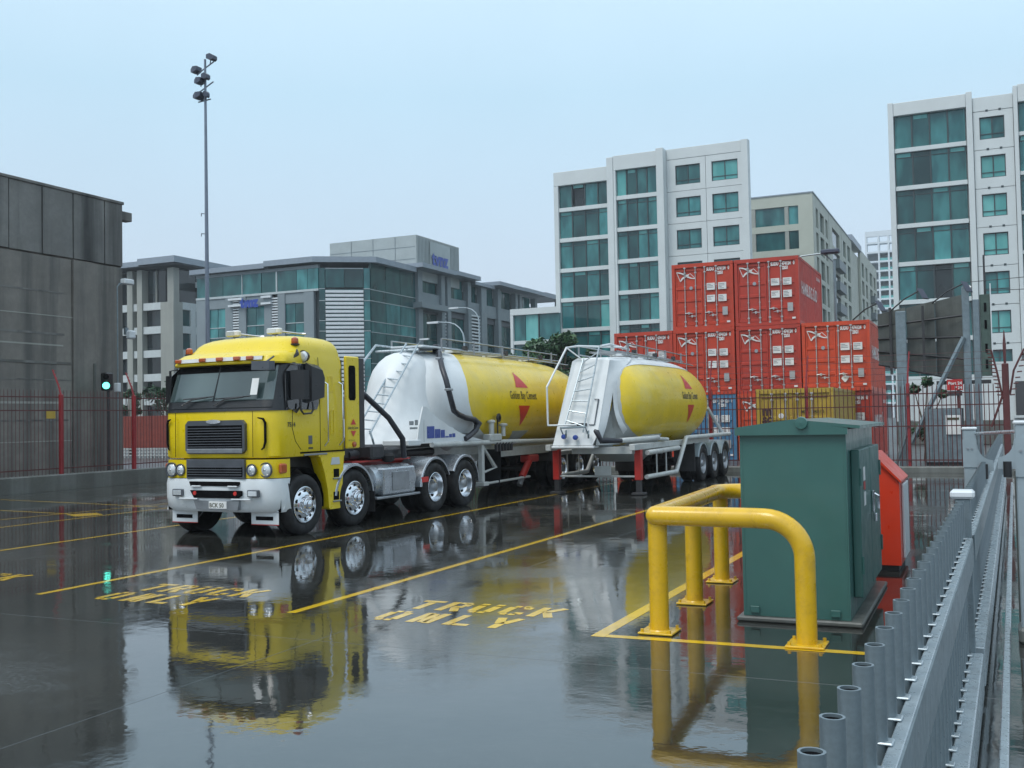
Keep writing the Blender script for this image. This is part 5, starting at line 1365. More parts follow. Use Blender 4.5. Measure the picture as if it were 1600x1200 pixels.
for y in axles1: part('axle', MB().cyl((XA-1, y, .48), (XA+1, y, .48), .07, 10), 'chassis', tr1)

# rear trailer, uncoupled and standing on its legs
XB = -8.22
tr2 = thing('tanker_trailer', 'rear bulk tanker trailer with white ladder apron, standing uncoupled on red legs', 'tanker trailer', (XB, 26, 0), 0, 'bulk cement tankers')
prof2 = smooth_prof([(22.66, .40), (22.72, .66), (22.9, .88), (23.3, 1.03), (24.1, 1.11), (26.0, 1.14), (27.8, 1.14), (28.9, 1.06), (29.7, .88), (30.2, .64), (30.5, .35), (30.58, .02)])
ZC2 = 2.14
tank2 = part('tank', MB().loft(shell(prof2, XB, lambda y: ZC2)), 'tank_yellow', tr2, 50)
decals(tank2, XB, ZC2, prof2, 26.9, .86)
def tk2(y, a, off=0.): r_ = radius_at(prof2, y)+off; return Vector((XB+r_*math.cos(R(a)), y, ZC2+r_*math.sin(R(a))))
band = []
for k in range(32):
    y = 23.0+.25*k; band.append([tuple(tk2(y, a, .008)) for a in range(54, 127, 4)])
part('top_band', MB().loft(band, False, False), 'tank_white', tr2, 50)
# ladder apron
A0, A1 = 22.0, 22.62
ZA0, ZA1 = 1.16, 3.10
ap = MB()
out_ = [(-.80, A0, ZA0), (.16, A0, ZA0), (.26, A0+.08, ZA0+.24), (.40, A1, ZA1), (.30, A1+.06, ZA1+.07), (-.42, A1+.06, ZA1+.07), (-.52, A1, ZA1)]
ap.loft([[(XB+x, y-.02, z) for x, y, z in out_], [(XB+x, y+.03, z) for x, y, z in out_]])
apron = part('apron', ap, 'tank_white', tr2)
part('apron_step', MB().box(XB-.83, A0-.05, ZA0-.07, XB+.20, A0+.3, ZA0-.01, .015), 'tank_white', apron)
EDGE2 = [(-66, 25.3), (-52.4, 23.92), (-44, 23.12), (-35.6, 22.82), (-21.7, 22.73), (4, 22.71), (29.4, 22.73), (44.6, 22.81), (53, 23.02), (57, 23.5), (75, 24.3), (90, 24.6)]
TP = [Vector(p) for p in ((-7.77, 25.38, 1.11), (-7.55, 23.92, 1.28), (-7.53, 23.12, 1.47), (-7.61, 22.80, 1.70), (-7.68, 22.71, 1.92), (-7.71, 22.69, 2.18), (-7.71, 22.71, 2.43), (-7.69, 22.79, 2.66), (-7.67, 23.02, 2.88), (-7.66, 23.50, 3.06), (-7.82, 24.1, 3.20), (-8.22, 24.6, 3.27))]
def spline(u):
    t = max(0, min(.99999, u))*(len(TP)-1); i = int(t); t -= i
    a, b, c, d = TP[max(i-1, 0)], TP[i], TP[i+1], TP[min(i+2, len(TP)-1)]
    return .5*((2*b)+(c-a)*t+(2*a-5*b+4*c-d)*t*t+(3*b-a-3*c+d)*t**3)
for sx in (1, -1):
    # white side wing: a skin from the apron edge back to a curved line on the tank, with an arched opening
    n, m_ = 72, 44
    def edge_pt(u):
        if u < .86:
            f = u/.86; z = ZA0+(ZA1-ZA0)*f; w = (.235+.165*f) if sx > 0 else (.80-.28*f)
            return Vector((XB+sx*w, A0+(A1-A0)*f, z))
        f = (u-.86)/.14; w = .40 if sx > 0 else .52
        return Vector((XB+sx*w*(1-f), A1+.06*f, ZA1+.07*f))
    def tank_pt(u):
        p = spline(u); d_ = Vector((p.x-XB, 0, p.z-ZC2)); p = p+d_.normalized()*.022
        return Vector((XB+sx*(p.x-XB), p.y, p.z))
    ls = MB()
    ls.loft([[tuple(Vector((XB+sx*(p.x-XB), p.y, p.z))) for p in [tk2(22.662+(interp(EDGE2, a_)-22.672)*(k_/40)**1.6, a_, .010) for a_ in range(-66, 57, 3)]] for k_ in range(41)], False, False)
    G = []
    for i_ in range(n+1):
        u = i_/n; a, b_ = edge_pt(u), tank_pt(u); row = []
        for k in range(m_+1):
            s_ = k/m_; p = a.lerp(b_, s_); bulge = Vector((sx*.05, 0, .02))*math.sin(math.pi*s_)*min(1, u*3)*(1-u)
            row.append(p+bulge)
        G.append(row)
    def strip(sa, sb, cols=14):
        rows = []
        for i_ in range(n+1):
            u = i_/n; A, Bp = sa(u), sb(u); row = []
            for k in range(cols+1):
                s_ = A+(Bp-A)*k/cols; a, b_ = edge_pt(u), tank_pt(u)
                row.append(tuple(a.lerp(b_, s_)+Vector((sx*.05, 0, .02))*math.sin(math.pi*s_)*min(1, u*3)*(1-u)))
            rows.append(row)
        return rows
    def arch_f(u):
        f = (u-.055)/.46
        return None if f <= 0 or f >= 1 else f
    sL = lambda u: .60 if arch_f(u) is None else .10+.50*arch_f(u)**1.25
    sR = lambda u: .60 if arch_f(u) is None else .60+.06*math.sin(math.pi*min(1, arch_f(u)*1.0))
    wg = MB()
    wg.loft(strip(lambda u: 0., sL), False, False); wg.loft(strip(sR, lambda u: 1.), False, False)
    part('apron_wing', wg, 'tank_white', apron, 60)
    part('lower_shell', ls, 'hull', tr2, 50)
part('hopper', MB().loft([[(XB+.50*math.cos(2*math.pi*i/28), 23.15+.40*math.sin(2*math.pi*i/28), 2.3) for i in range(28)], [(XB+.52*math.cos(2*math.pi*i/28), 23.0+.5*math.sin(2*math.pi*i/28), 1.8) for i in range(28)], [(XB+.45*math.cos(2*math.pi*i/28), 23.0+.42*math.sin(2*math.pi*i/28), 1.4) for i in range(28)], [(XB+.2*math.cos(2*math.pi*i/28), 23.0+.2*math.sin(2*math.pi*i/28), 1.0) for i in range(28)]]), 'hull', tr2, 50)
part('hopper', MB().loft([[(XB+.95*math.cos(2*math.pi*i/28), 24.6+1.2*math.sin(2*math.pi*i/28), 1.35) for i in range(28)], [(XB+.8*math.cos(2*math.pi*i/28), 24.5+.9*math.sin(2*math.pi*i/28), .98) for i in range(28)], [(XB+.5*math.cos(2*math.pi*i/28), 24.5+.5*math.sin(2*math.pi*i/28), .70) for i in range(28)]]), 'hull', tr2, 50)
part('access_boss', MB().lathe([(0, .1), (.06, .1), (.07, .06), (.07, .001)], (XB+.48, 22.9, 1.72), 'x', 14), 'white', tr2, 40)
ld = ladder(tr2, (XB-.50, A0-.02, 1.62), (XB-.24, A1-.02, 3.16), (XB-.06, A0-.02, 1.45), (XB+.18, A1-.1, 3.42), 7)
part('step_loop', MB().tube([(XB-.55, A0-.02, 1.42), (XB-.55, A0-.16, 1.56), (XB+.05, A0-.16, 1.58), (XB+.05, A0-.02, 1.42)], .018, 5), 'galv', tr2)
part('hand_rail', MB().tube([(XB-.92, 22.0, 1.62), (XB-.92, 21.98, 2.5), (XB-.62, 22.5, 3.42), (XB-.4, 22.7, 3.46), (XB+.5, 23.2, 3.42)], .024, 6).tube([(XB-.92, 22.0, 1.62), (XB-.2, 21.96, 1.62)], .02, 5).tube([(XB+.22, A1-.1, 3.42), (XB+.3, 22.9, 3.48), (XB+.35, 24.2, 3.42)], .03, 6).tube([(XB-.62, 22.5, 3.42), (XB-.3, 22.6, 3.15)], .018, 5), 'white', tr2)
part('kick_bar', MB().box(XB-.40, A0+.10, 1.60, XB-.02, A0+.14, 1.66), 'chassis', tr2)
part('panel_line', MB().tube([(XB+.17, A0+.11, 1.62), (XB+.22, A0+.29, 2.2), (XB+.12, A0+.29, 2.2)], .012, 4).tube([(XB+.04, A0+.11, 1.62), (XB+.17, A0+.11, 1.62)], .012, 4), 'grille', apron)
for x, z in ((-.50, 1.36), (-.22, 1.34)): part('coupling', MB().lathe([(0, .05), (.06, .06), (.1, .05), (.11, .001)], (XB+x, A0-.03, z), 'y', 12, -1), 'decal_blue', apron, 40)
for x, z in ((-.46, 1.5), (.08, 1.48)): part('gladhand', MB().tube([(XB+x, A0-.03, z), (XB+x+.03, A0-.12, z-.08), (XB+x+.02, A0-.1, z-.16)], .022, 5), 'galv', apron)
part('outlet_elbow', MB().tube([(XB+.24, 21.9, 1.50), (XB+.30, 21.9, 1.46), (XB+.38, 21.95, 1.26), (XB+.75, 22.3, 1.25)], [.03, .06, .06, .05], 10), 'hose', tr2, 50)
rail_tube(tr2, [(XB+.7, 22.28, 1.25), (XB+1.12, 23.9, 1.28)], .06); rail_tube(tr2, [(XB+1.0, 23.9, 1.26), (XB+1.15, 24.6, 1.22)], .045)
for sx in (-1, 1):
    part('chassis_beam', MB().box(XB+sx*.95, 22.2, 1.03, XB+sx*1.08, 29.0, 1.17, .01), 'dirty_white', tr2)
    part('underrun_bar', MB().tube([(XB+sx*1.12, 22.9, .40), (XB+sx*1.18, 25.2, .40), (XB+sx*1.18, 26.2, 1.22), (XB+sx*1.18, 31.2, 1.22)], .055, 8), 'dirty_white', tr2, 50)
    part('tube_guard', MB().tube([(XB+sx*1.12, 23.0, .95), (XB+sx*1.14, 25.6, .98)], .06, 8).tube([(XB+sx*1.13, 23.7, .98), (XB+sx*1.13, 23.7, .42)], .018, 5).tube([(XB+sx*1.13, 24.5, .98), (XB+sx*1.13, 24.5, .42)], .018, 5), 'dirty_white', tr2, 50)
    lg = part('landing_leg', MB().box(XB+sx*1.0-.075, 22.62, .34, XB+sx*1.0+.075, 22.8, 1.05, .01), 'red', tr2, label='red landing leg')
    part('leg_tube', MB().box(XB+sx*1.0-.055, 22.65, .06, XB+sx*1.0+.055, 22.77, .34), 'chassis', lg); part('leg_foot', MB().box(XB+sx*1.0-.14, 22.55, 0.006, XB+sx*1.0+.14, 22.87, .06, .01), 'chassis', lg)
part('leg_brace', MB().tube([(XB-1, 22.72, .42), (XB+1, 22.72, .42)], .025, 6), 'dirty_white', tr2)
part('number_board', MB().box(XB-.05, 22.66, .44, XB+.35, 22.69, .66), 'hull', tr2)
part('belly_box', MB().box(XB-.5, 22.4, .95, XB+.95, 23.1, 1.10), 'hull', tr2)
for sx in (1, -1):
    for y in (28.0, 29.32, 30.64):
        wheel(tr2, sx*1.15, y-26, .48, sx, 'dull', .48)
        fender(tr2, sx*.6, sx*1.18, y-26, .48, .58, 20, 160, 'galv_grey')
    part('mud_apron', MB().box(XB+sx*.55, 27.25, .3, XB+sx*1.12, 27.3, 1.05), 'chassis', tr2)
for y in (28.0, 29.32, 30.64): part('axle', MB().cyl((XB-1, y, .48), (XB+1, y, .48), .07, 10), 'chassis', tr2)
part('frame', MB().box(XB-.5, 24, .86, XB+.5, 31.2, 1.08), 'chassis', tr2)
part('rear_strut', MB().tube([(XB+.9, 29.7, 2.0), (XB+1.05, 30.9, 1.22)], .05, 6), 'white', tr2)
part('rear_lettering_strip', MB().loft([[(XB+(radius_at(prof2, 28.8+.25*(i/10))+.008)*math.cos(R(-38+70*i/10)), 28.75+k*.06, ZC2+(radius_at(prof2, 28.8)+.008)*math.sin(R(-38+70*i/10))) for i in range(11)] for k in (0, 1)], False, False), 'decal_dark', tank2) if False else None
walkway(tr2, XB, 23.3, 29.2, 3.34)
# ------------------------------------------------------------------ yellow pipe barrier
root = thing('pipe_barrier', 'bright yellow steel pipe barrier guarding the green cabinet', 'barrier', (-2.5, 8.3, 0))
r = .079; zt = .965
def bend(p, d0, d1, rad, n=8):
    """points of a swept bend leaving direction d0 and entering d1, corner at p"""
    p, d0, d1 = Vector(p), Vector(d0), Vector(d1); c = p-d0*rad+d1*rad
    return [c + (-d1)*rad*math.cos(R(90*i/n)) + d0*rad*math.sin(R(90*i/n)) for i in range(n+1)]
part('end_rail', MB().tube([(-2.5, 8.28, zt), (-1.7, 8.25, zt)]+bend((-1.30, 8.22, zt), (1, 0, 0), (0, 0, -1), .30, 10)+[(-1.30, 8.22, .02)], r, 22), 'bollard', root, 50)
part('side_rail', MB().tube([(-2.5, 8.28, zt), (-2.615, 10.75, zt)]+bend((-2.63, 11.15, zt), (0, 1, 0), (1, 0, 0), .28, 6)+[(-1.3, 11.2, zt)], r, 22), 'bollard', root, 50)
part('corner_joint', MB().lathe([(-.079, .001), (-.07, .036), (-.05, .061), (-.02, .0765), (0, .0795), (.02, .0765), (.05, .061), (.07, .036), (.079, .001)], (-2.5, 8.28, zt), 'z', 22), 'bollard', root, 60)
for x, y in ((-2.5, 8.33), (-2.57, 9.74), (-2.62, 11.08)):
    p = part('post', MB().tube([(x, y, .012), (x, y, zt-.02)], r, 22), 'bollard', root, 50)
    part('weld', MB().tube([(x, y, .014), (x, y, .03)], [r+.014, r+.002], 18), 'bollard', p, 50)
for x, y in ((-2.5, 8.33), (-2.57, 9.74), (-2.62, 11.08), (-1.30, 8.22)):
    bp = part('base_plate', MB().box(x-.145, y-.145, .004, x+.145, y+.145, .02, .004), 'bollard', root)
    for sx in (-1, 1):
        for sy in (-1, 1): part('bolt', MB().cyl((x+sx*.115, y+sy*.115, .02), (x+sx*.115, y+sy*.115, .045), .014, 6), 'bollard', bp)

# ------------------------------------------------------------------ green cabinet
CX0, CX1, CY0, CY1 = -1.96, -1.07, 9.06, 11.25
root = thing('utility_cabinet', 'green metal utility cabinet with a shallow ridged roof behind the yellow barrier', 'cabinet', (-1.5, 10.1, 0))
part('plinth', MB().box(CX0-.05, CY0-.06, .002, CX1+.10, CY1+.08, .045, .012), 'kerb', root)
part('body', MB().prism([(CX0, .047), (CX1, .047), (CX1, 1.64), (-1.5, 1.70), (CX0, 1.64)], 'y', CY0, CY1), 'green', root)
rf_ = MB().prism([(CX0-.03, 1.645), (CX0-.03, 1.668), (-1.5, 1.733), (CX1+.12, 1.674), (CX1+.12, 1.648), (-1.5, 1.705)], 'y', CY0-.05, CY1+.06)
ro = part('roof', rf_, 'green', root)
part('front_lip', MB().prism([(CX0-.03, 1.60), (CX1+.02, 1.60), (CX1+.02, 1.655), (-1.5, 1.712), (CX0-.03, 1.652)], 'y', CY0-.052, CY0-.004), 'green', root)
part('lifting_lug', MB().lathe([(0, .055), (.03, .05), (.035, .001)], (-1.42, CY0-.052, 1.70), 'y', 16, -1), 'green', root, 40)
part('roof_sticker', MB().quad((-1.30, 9.4, 1.7105), (-1.02, 9.4, 1.6985), (-1.02, 10.3, 1.6985), (-1.30, 10.3, 1.7105)), 'print_white', ro) if False else None
for i, (ya, yb) in enumerate(((9.32, 10.18), (10.20, 11.08))):
    d = part('door', MB().box(CX1+.001, ya, .20, CX1+.075, yb, 1.46, .008), 'green', root)
    part('hinge', MB().cyl((CX1+.08, ya+.01 if i == 0 else yb-.01, .4), (CX1+.08, ya+.01 if i == 0 else yb-.01, .55), .012, 8), 'green', d)
    part('hinge', MB().cyl((CX1+.08, ya+.01 if i == 0 else yb-.01, 1.15), (CX1+.08, ya+.01 if i == 0 else yb-.01, 1.3), .012, 8), 'green', d)
    if i == 1:
        part('handle', MB().box(CX1+.076, 10.24, .85, CX1+.10, 10.32, 1.05, .006).tube([(CX1+.10, 10.28, 1.02), (CX1+.135, 10.28, 1.0), (CX1+.135, 10.28, .88)], .012, 6), 'chrome', d)
        part('padlock', MB().box(CX1+.09, 10.24, .76, CX1+.12, 10.30, .84, .008), 'chrome', d)
st = part('warning_sticker', MB().box(CX1+.076, 9.58, 1.18, CX1+.079, 9.72, 1.30), 'print_white', root)
part('warning_sticker', MB().box(CX1+.076, 9.60, 1.10, CX1+.079, 9.72, 1.17), 'decal_red', root)
part('warning_sticker', MB().box(CX1+.076, 9.60, .96, CX1+.079, 9.74, 1.08), 'print_white', root)
for x in (CX0+.10, CX1-.12): part('foot_bracket', MB().box(x-.04, CY0-.02, .072, x+.04, CY0-.002, .13, .004), 'green', root)
for x in (CX0+.02, CX1-.02): part('corner_fold', MB().box(x-.004, CY0-.004, .08, x+.004, CY0-.001, 1.6), 'green', root)

root = thing('equipment_cabinet', 'bright orange red cabinet with a sloping top behind the green cabinet', 'cabinet', (-1.4, 12.7, 0))
part('body', MB().prism([(-1.95, .07), (-.90, .07), (-.90, .99), (-1.17, 1.28), (-1.95, 1.34)], 'y', 12.32, 13.35), 'red_cab', root)
part('hood', MB().prism([(-.88, .985), (-.875, 1.01), (-1.165, 1.315), (-1.97, 1.375), (-1.97, 1.345), (-1.175, 1.287)], 'y', 12.28, 13.4), 'red_cab', root)
part('plinth', MB().box(-1.92, 12.36, .002, -.93, 13.3, .068), 'chassis', root)
part('edge_trim', MB().box(-.898, 12.6, .12, -.87, 13.3, .96, .006), 'white', root)

# ------------------------------------------------------------------ sliding gate (two telescoping leaves)
def picket_mesh(h, r):
    mb = MB(); n = 14
    mb.lathe([(0, r), (h, r), (h, r*.78), (h-.03, r*.78)], (0, 0, 0), 'z', n)
    me = mb.mesh('picket', 40); me.materials.append(M['galv']); me.materials.append(M['cap_dark'])
    mb2 = MB(); mb2.lathe([(0, r*.79), (.001, .001)], (0, 0, h-.006), 'z', n)  # dark disc just below the rim: shade inside the open tube, put in as colour
    m2 = mb2.mesh('hollow_shade', 40); m2.materials.append(M['cap_dark'])
    return me, m2
pk, cap = picket_mesh(1.10, .0235)
GA = R(-1.3)
def leaf(name, label, x0, y0, L, pitch, top_rail, first=0., end_post=True):
    root = thing(name, label, 'gate', (x0, y0, 0), GA, 'sliding gate leaves')
    t = first; b0 = -first if first < 0 else 0
    while t < L:
        p = inst('picket', pk, root, (0, t, .13)); inst('hollow_shade', cap, p, (0, 0, 0)); t += pitch
    part('top_rail', MB().box(.024, -b0, .985, .058, L+.02, 1.0, .003), 'galv_light', root, local=True)
    part('rail_web', MB().box(.0581, -b0, .83, .064, L, .998), 'galv', root, local=True)
    part('bottom_rail', MB().box(.026, -b0, .06, .10, L+.02, .30, .006), 'galv_light', root, local=True)
    wm = MB(); t = first
    while t < L: wm.box(.0, t-.025, 1.001, .036, t+.025, 1.008, .003).box(.0, t-.028, .301, .045, t+.028, .311, .003); t += pitch
    o = part('weld_beads', wm, 'galv_light', root, local=True); o['kind'] = 'stuff'
    if end_post:
        ep = part('end_post', MB().box(-.035, L+.02, .10, .055, L+.11, 1.235, .006), 'galv', root, local=True)
        part('post_cap', MB().box(-.06, L+.0, 1.236, .08, L+.14, 1.29, .015), 'white', ep, local=True)
    return root
leaf('sliding_gate', 'near leaf of the galvanised gate with open topped tube pickets and white post cap', -.275, 1.754, 5.2, .213, True, -.64)
leaf('sliding_gate', 'far leaf of the galvanised sliding gate running between the two grey guide posts', -.150, 7.14, 19.0, .213, True, .1, True)
tk = part('gate_track', MB().box(-.025, .3, .0, .02, 26, .05, .006), 'galv_light'); tk.location = (-.065, 1.5, 0); tk.rotation_euler = (0, 0, GA)
tag(tk, 'steel floor track along the foot of the sliding gate', 'track')

def guide(name, label, x, y, zt, w, arms, q=1.):
    root = thing(name, label, 'gate post', (x, y, 0))
    part('post', MB().box(x-w/2, y-w/2, 0, x+w/2, y+w/2, zt, .008), 'galv_grey', root)
    part('post_cap', MB().box(x-w/2-.012, y-w/2-.012, zt, x+w/2+.012, y+w/2+.012, zt+.03, .01), 'white', root)
    s = arms
    pts = [(x+s*w/2, zt-q*.12)]+[(x+s*(w/2+q*.115*(1-math.cos(R(a)))+.01), zt-q*.12-q*.13*math.sin(R(a))) for a in range(0, 91, 15)]+[(x+s*(w/2+q*.125), zt-q*.34), (x+s*w/2, zt-q*.34)]
    part('roller_bracket', MB().prism(pts, 'y', y-w/2-.004, y-w/2+.010), 'galv_grey', root)
    part('face_plate', MB().box(x-w/2-.004, y-w/2-.010, zt-.40, x+w/2+.004, y-w/2-.001, zt-.10), 'galv_grey', root)
    for dx in (-.02, .02): part('bolt', MB().cyl((x+dx, y-w/2-.02, zt-.2), (x+dx, y-w/2-.01, zt-.2), .011, 6), 'steel', root)
    part('roller', MB().cyl((x+s*(w/2+q*.06), y-w/2-.06, zt-q*.40), (x+s*(w/2+q*.06), y-w/2-.06, zt-q*.28), .03, 12), 'black', root, 40)
    return root
guide('gate_guide_post', 'left grey gate guide post with a curved roller bracket', -.165, 12.24, 1.57, .13, 1, 1.3)
gp = guide('gate_guide_post', 'right grey gate guide post joined to the tall grey panel at the picture edge', .255, 8.9, 1.665, .11, -1)
part('tie_bar', MB().tube([(-.10, 12.2, 1.53), (.26, 8.96, 1.61)], .016, 8), 'galv_light', gp)
part('side_panel', MB().box(.32, 8.86, .12, .62, 8.95, 1.52, .008), 'galv_grey', gp)
for z in (1.22, .42): part('slot', MB().box(.36, 8.85, z, .44, 8.862, z+.12, .006), 'cap_dark', gp)
pier = part('concrete_pier', MB().box(.195, 9.2, 0, .30, 9.34, 1.3, .01), 'kerb', gp)
part('footing', MB().box(.18, 8.78, .004, .66, 9.1, .12, .02), 'kerb', gp)

# ------------------------------------------------------------------ light tower
PX, PY = -31.3, 36.2
root = thing('light_tower', 'tall slim floodlight mast against the sky with lamps in three tiers', 'light tower', (PX, PY, 0))
part('mast', MB().tube([(PX, PY, -.03), (PX, PY, 6), (PX, PY, 18.15)], [.13, .10, .05], 12), 'pole', root, 50)
def flood(x, y, z, dx, dz=.0, w=.42):
    f = part('floodlight', MB().loft([[(x-dx*w*.1, y-w*.5, z-.08), (x-dx*w*.1, y+w*.5, z-.08), (x-dx*w*.1, y+w*.5, z+.10), (x-dx*w*.1, y-w*.5, z+.10)], [(x+dx*w*.5, y-w*.55, z-.16+dz), (x+dx*w*.5, y+w*.55, z-.16+dz), (x+dx*w*.5, y+w*.55, z+.12+dz), (x+dx*w*.5, y-w*.55, z+.12+dz)], [(x+dx*w*.9, y-w*.4, z-.12+dz), (x+dx*w*.9, y+w*.4, z-.12+dz), (x+dx*w*.9, y+w*.4, z+.02+dz), (x+dx*w*.9, y-w*.4, z+.02+dz)]]), 'lamp_dark', root)
    part('yoke', MB().tube([(x+dx*.1, y, z-.08), (x+dx*.05, y, z-.28)], .025, 5), 'lamp_dark', f)
part('cross_arm', MB().tube([(PX-.46, PY, 17.55), (PX+.50, PY, 17.97)], .03, 6), 'pole', root)
part('cross_arm', MB().tube([(PX-.48, PY, 16.65), (PX+.46, PY, 17.07)], .03, 6), 'pole', root)
part('cross_arm', MB().tube([(PX-.4, PY, 16.27), (PX+.3, PY, 16.31)], .03, 6), 'pole', root)
flood(PX+.28, PY-.05, 18.17, 1, .0, .36); flood(PX-.34, PY-.05, 17.75, -1, -.02, .36); flood(PX-.06, PY-.15, 17.17, -1, .0, .36); flood(PX+.0, PY-.1, 17.33, 1, .02, .3); flood(PX-.08, PY-.1, 16.53, -1, -.02, .44); flood(PX+.06, PY-.1, 16.55, 1, -.02, .22)
for z in (11.2, 10.3): part('step_iron', MB().tube([(PX-.1, PY, z), (PX-.28, PY, z+.03), (PX-.3, PY, z-.1)], .02, 5), 'pole', root)

# ------------------------------------------------------------------ street lamps behind the tankers
def street_lamp(x, y, h, arm, label):
    root = thing('street_lamp', label, 'street lamp', (x, y, 0), 0, 'street lamps beyond the yard')
    pts = [(x, y, -.03), (x, y, h-1.2)]+[(x-arm*(1-math.cos(R(a))), y, h-1.2+1.2*math.sin(R(a))) for a in (20, 40, 60, 80)]+[(x-arm*1.5, y, h+.06)]
    part('pole', MB().tube(pts, [.08, .065, .05, .045, .045, .04, .04], 8), 'galv_grey', root, 50)
    part('lantern', MB().loft([[(x-arm*1.45, y-.1, h+.12), (x-arm*1.45, y+.1, h+.12), (x-arm*1.45, y+.1, h-.02), (x-arm*1.45, y-.1, h-.02)], [(x-arm*1.45-.8, y-.14, h+.10), (x-arm*1.45-.8, y+.14, h+.10), (x-arm*1.45-.8, y+.14, h-.02), (x-arm*1.45-.8, y-.14, h-.02)]]), 'louvre', root)
street_lamp(-30.7, 60, 8.2, 1.3, 'pale street lamp with a curved arm in the middle of the office facade')
street_lamp(-33.6, 61, 6.9, -.0, 'thin straight lamp post in front of the dark office column') if False else None
street_lamp(-37.0, 75, 10.9, 1.3, 'taller street lamp with a curved arm nearest the white louvres of the office')
street_lamp(-42.4, 74, 8.4, -.9, 'shorter street lamp turned the other way in front of the grey office columns')

root = thing('container_yard_lamp', 'grey lamp on a long curved arm rising beside the top right container', 'street lamp', (-5.9, 47.5, 0))
part('pole', MB().tube([(-5.85, 47.3, 0), (-5.85, 47.3, 8.5)], .06, 8), 'galv', root, 50)
part('arm', MB().tube([(-5.85, 47.3, 8.4), (-6.3, 47.3, 8.85), (-7.2, 47.3, 8.8), (-7.8, 47.3, 8.7)], .035, 6), 'galv', root)
part('lantern', MB().box(-6.4, 47.1, 8.8, -5.6, 47.5, 9.0, .05), 'lamp_dark', root)

# ------------------------------------------------------------------ billboard seen from behind
root = thing('billboard', 'weathered billboard seen from behind on galvanised posts with a diagonal brace', 'billboard', (-1.6, 36, 0))
BY = 36.0
bx0, bx1 = -3.15, -.52
rows = 4
for k in range(rows):
    f0, f1 = k/rows, (k+1)/rows
    for j in range(3):
        xa, xb = bx0+(bx1-bx0)*j/3, bx0+(bx1-bx0)*(j+1)/3
        def zz(x, f): 
            t = (x-bx0)/(bx1-bx0); zt_, zb_ = 5.02+.55*t, 3.35-.62*t; return zt_+(zb_-zt_)*f
        P = [(xa+.01, zz(xa, f1)+.015), (xb-.01, zz(xb, f1)+.015), (xb-.01, zz(xb, f0)-.015), (xa+.01, zz(xa, f0)-.015)]
        part('board_sheet', MB().prism(P, 'y', BY+.12+.25*j, BY+.16+.25*j), 'board_back', root)
    part('batten', MB().tube([(bx0, BY+.06, zz(bx0, f1)), (bx1, BY+.5, zz(bx1, f1))], .035, 4), 'chassis', root)
for x in (-2.75, -1.75): part('stiffener', MB().box(x-.04, BY+.02, 3.0, x+.04, BY+.1, 5.2), 'chassis', root)
part('post', MB().box(-2.58, BY-.12, 0, -2.26, BY+.1, 5.05, .02), 'galv', root); part('post', MB().box(-.58, BY-.12, 0, -.36, BY+.1, 5.72, .02), 'galv', root); part('post', MB().box(-.28, BY-.05, 0, -.08, BY+.15, 5.3, .02), 'galv', root)
part('stay', MB().tube([(-2.42, BY-.1, 2.9), (-2.36, BY-.3, 1.0), (-2.7, BY-.3, .0)], .05, 6), 'galv', root)
part('brace', MB().tube([(-.55, BY-.2, 4.1), (-2.2, BY-.3, .75)], .085, 6), 'galv', root)
part('green_panel', MB().box(-.06, BY+.02, 2.86, .24, BY+.12, 5.45, .01), 'board_green', root)
part('white_edge', MB().box(.241, BY-.02, 2.86, .275, BY+.16, 5.78, .006), 'white', root)
for z in (3.1, 3.6, 4.35, 4.9): part('slot', MB().box(.06, BY+.0, z, .13, BY+.025, z+.28), 'cap_dark', root)
part('lower_rail', MB().box(-1.4, BY-.02, 2.62, .2, BY+.06, 2.74), 'chassis', root)
part('stub_post', MB().tube([(.1, BY+.05, 5.45), (.1, BY+.05, 6.7)], .03, 6), 'chassis', root)
part('cross_wire', MB().tube([(-.5, BY, 5.86), (3.6, BY, 5.98)], .01, 4).tube([(.1, BY, 5.55), (3.6, BY, 5.5)], .01, 4), 'chassis', root)
part('fabric_scrap', MB().tube([(-.5, BY-.15, 5.8), (-.3, BY-.2, 5.66)], .05, 5), 'print_white', root)
for xa, za, xl, zl in ((-3.9, 4.85, -3.05, 5.3), (-2.75, 5.05, -1.78, 5.62), (-1.45, 5.25, -.5, 5.75)):
    part('lamp_arm', MB().tube([(xa, BY-.1, za), ((xa+xl)/2, BY-.5, (za+zl)/2+.06), (xl, BY-.7, zl)], .025, 5), 'chassis', root)
    part('floodlight', MB().loft([[(xl-.08, BY-.8, zl+.08), (xl+.1, BY-.8, zl+.03), (xl+.1, BY-.55, zl+.03), (xl-.08, BY-.55, zl+.08)], [(xl+.08, BY-.85, zl-.26), (xl+.26, BY-.85, zl-.28), (xl+.26, BY-.5, zl-.28), (xl+.08, BY-.5, zl-.26)]]), 'lamp_dark', root)

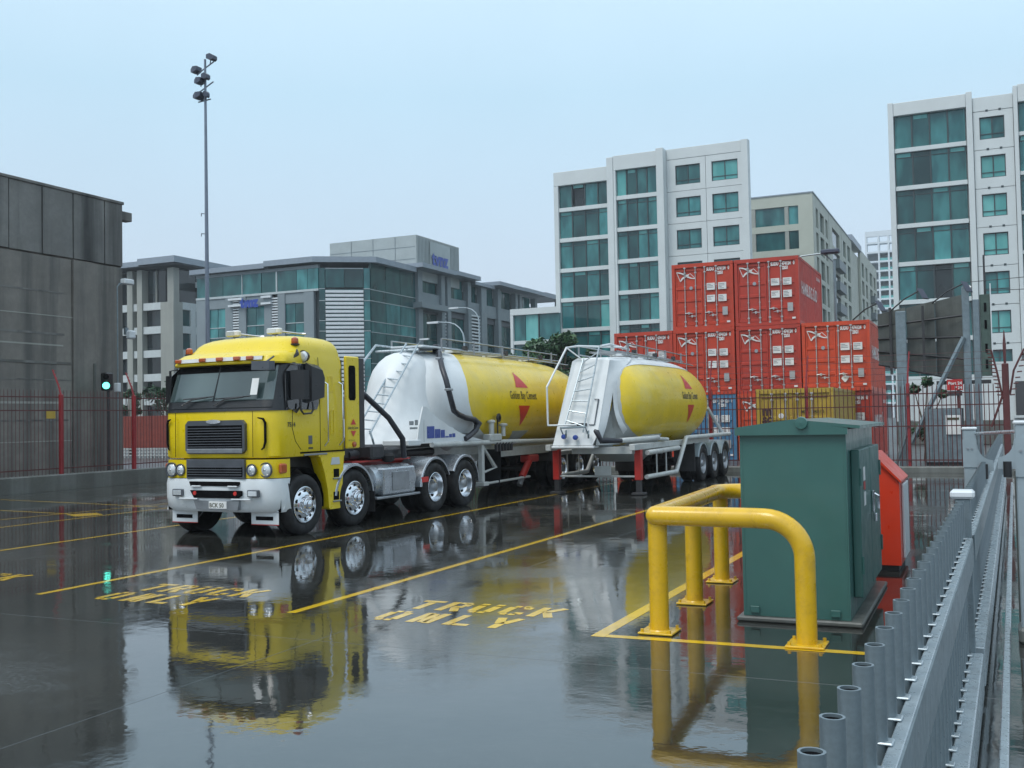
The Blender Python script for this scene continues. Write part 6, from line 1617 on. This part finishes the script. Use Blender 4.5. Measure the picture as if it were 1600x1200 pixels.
root = thing('grey_kiosk', 'grey ribbed sheet metal enclosure standing behind the red fence below the billboard', 'enclosure', (-1.2, 35, 0))
for i in range(6): part('panel', MB().box(-1.7+i*.175, 34.6, .2, -1.53+i*.175, 34.64, 1.84, .006), 'galv', root)
part('frame', MB().box(-1.72, 34.65, .05, -.62, 35.3, 1.86), 'chassis', root)
nb = part('notice_board', MB().box(-1.12, 34.55, 1.05, -.70, 34.59, 1.64, .008), 'print_white', root); part('notice_band', MB().box(-1.08, 34.54, 1.5, -.74, 34.552, 1.57), 'decal_dark', nb)
root = thing('red_sign', 'small red sign with white lettering on a post behind the fence under the billboard', 'sign', (-.8, 35.4, 0))
sp = part('board', MB().box(-1.08, 35.4, 2.42, -.62, 35.44, 2.76, .006), 'sign_red', root); part('lower_board', MB().box(-1.06, 35.4, 2.25, -.64, 35.44, 2.40, .004), 'chassis', root)
t = MB(); text_on(t, 'Port 24', (-1.04, 35.392, 2.6), (1, 0, 0), (0, 0, 1), .13, .004); text_on(t, 'P 24', (-.86, 35.392, 2.46), (1, 0, 0), (0, 0, 1), .12, .004); part('lettering', t, 'print_white', sp)
part('post', MB().box(-.80, 35.45, 0, -.72, 35.53, 2.5), 'fence_red', root)
shrub('bush', 'small ragged bush behind the fence under the billboard', -1.95, 39.5, 3.2, .75, 700, 'leaf_dark', 71, .11)

# ------------------------------------------------------------------ thin rain haze over the whole place
hz = MB().box(-505, -255, -1.2, 455, 705, 64)
hazeo = part('haze', hz, None); hazeo['kind'] = 'stuff'
hm = bpy.data.materials.new('rain_haze'); hm.use_nodes = True
ht = hm.node_tree
for n in list(ht.nodes): ht.nodes.remove(n)
ho = N(ht, 'ShaderNodeOutputMaterial'); pv = N(ht, 'ShaderNodeVolumePrincipled')
pv.inputs['Color'].default_value = (.93, .97, 1.0, 1); pv.inputs['Density'].default_value = .0005; pv.inputs['Anisotropy'].default_value = .3
ht.links.new(pv.outputs[0], ho.inputs['Volume'])
hazeo.data.materials.append(hm)
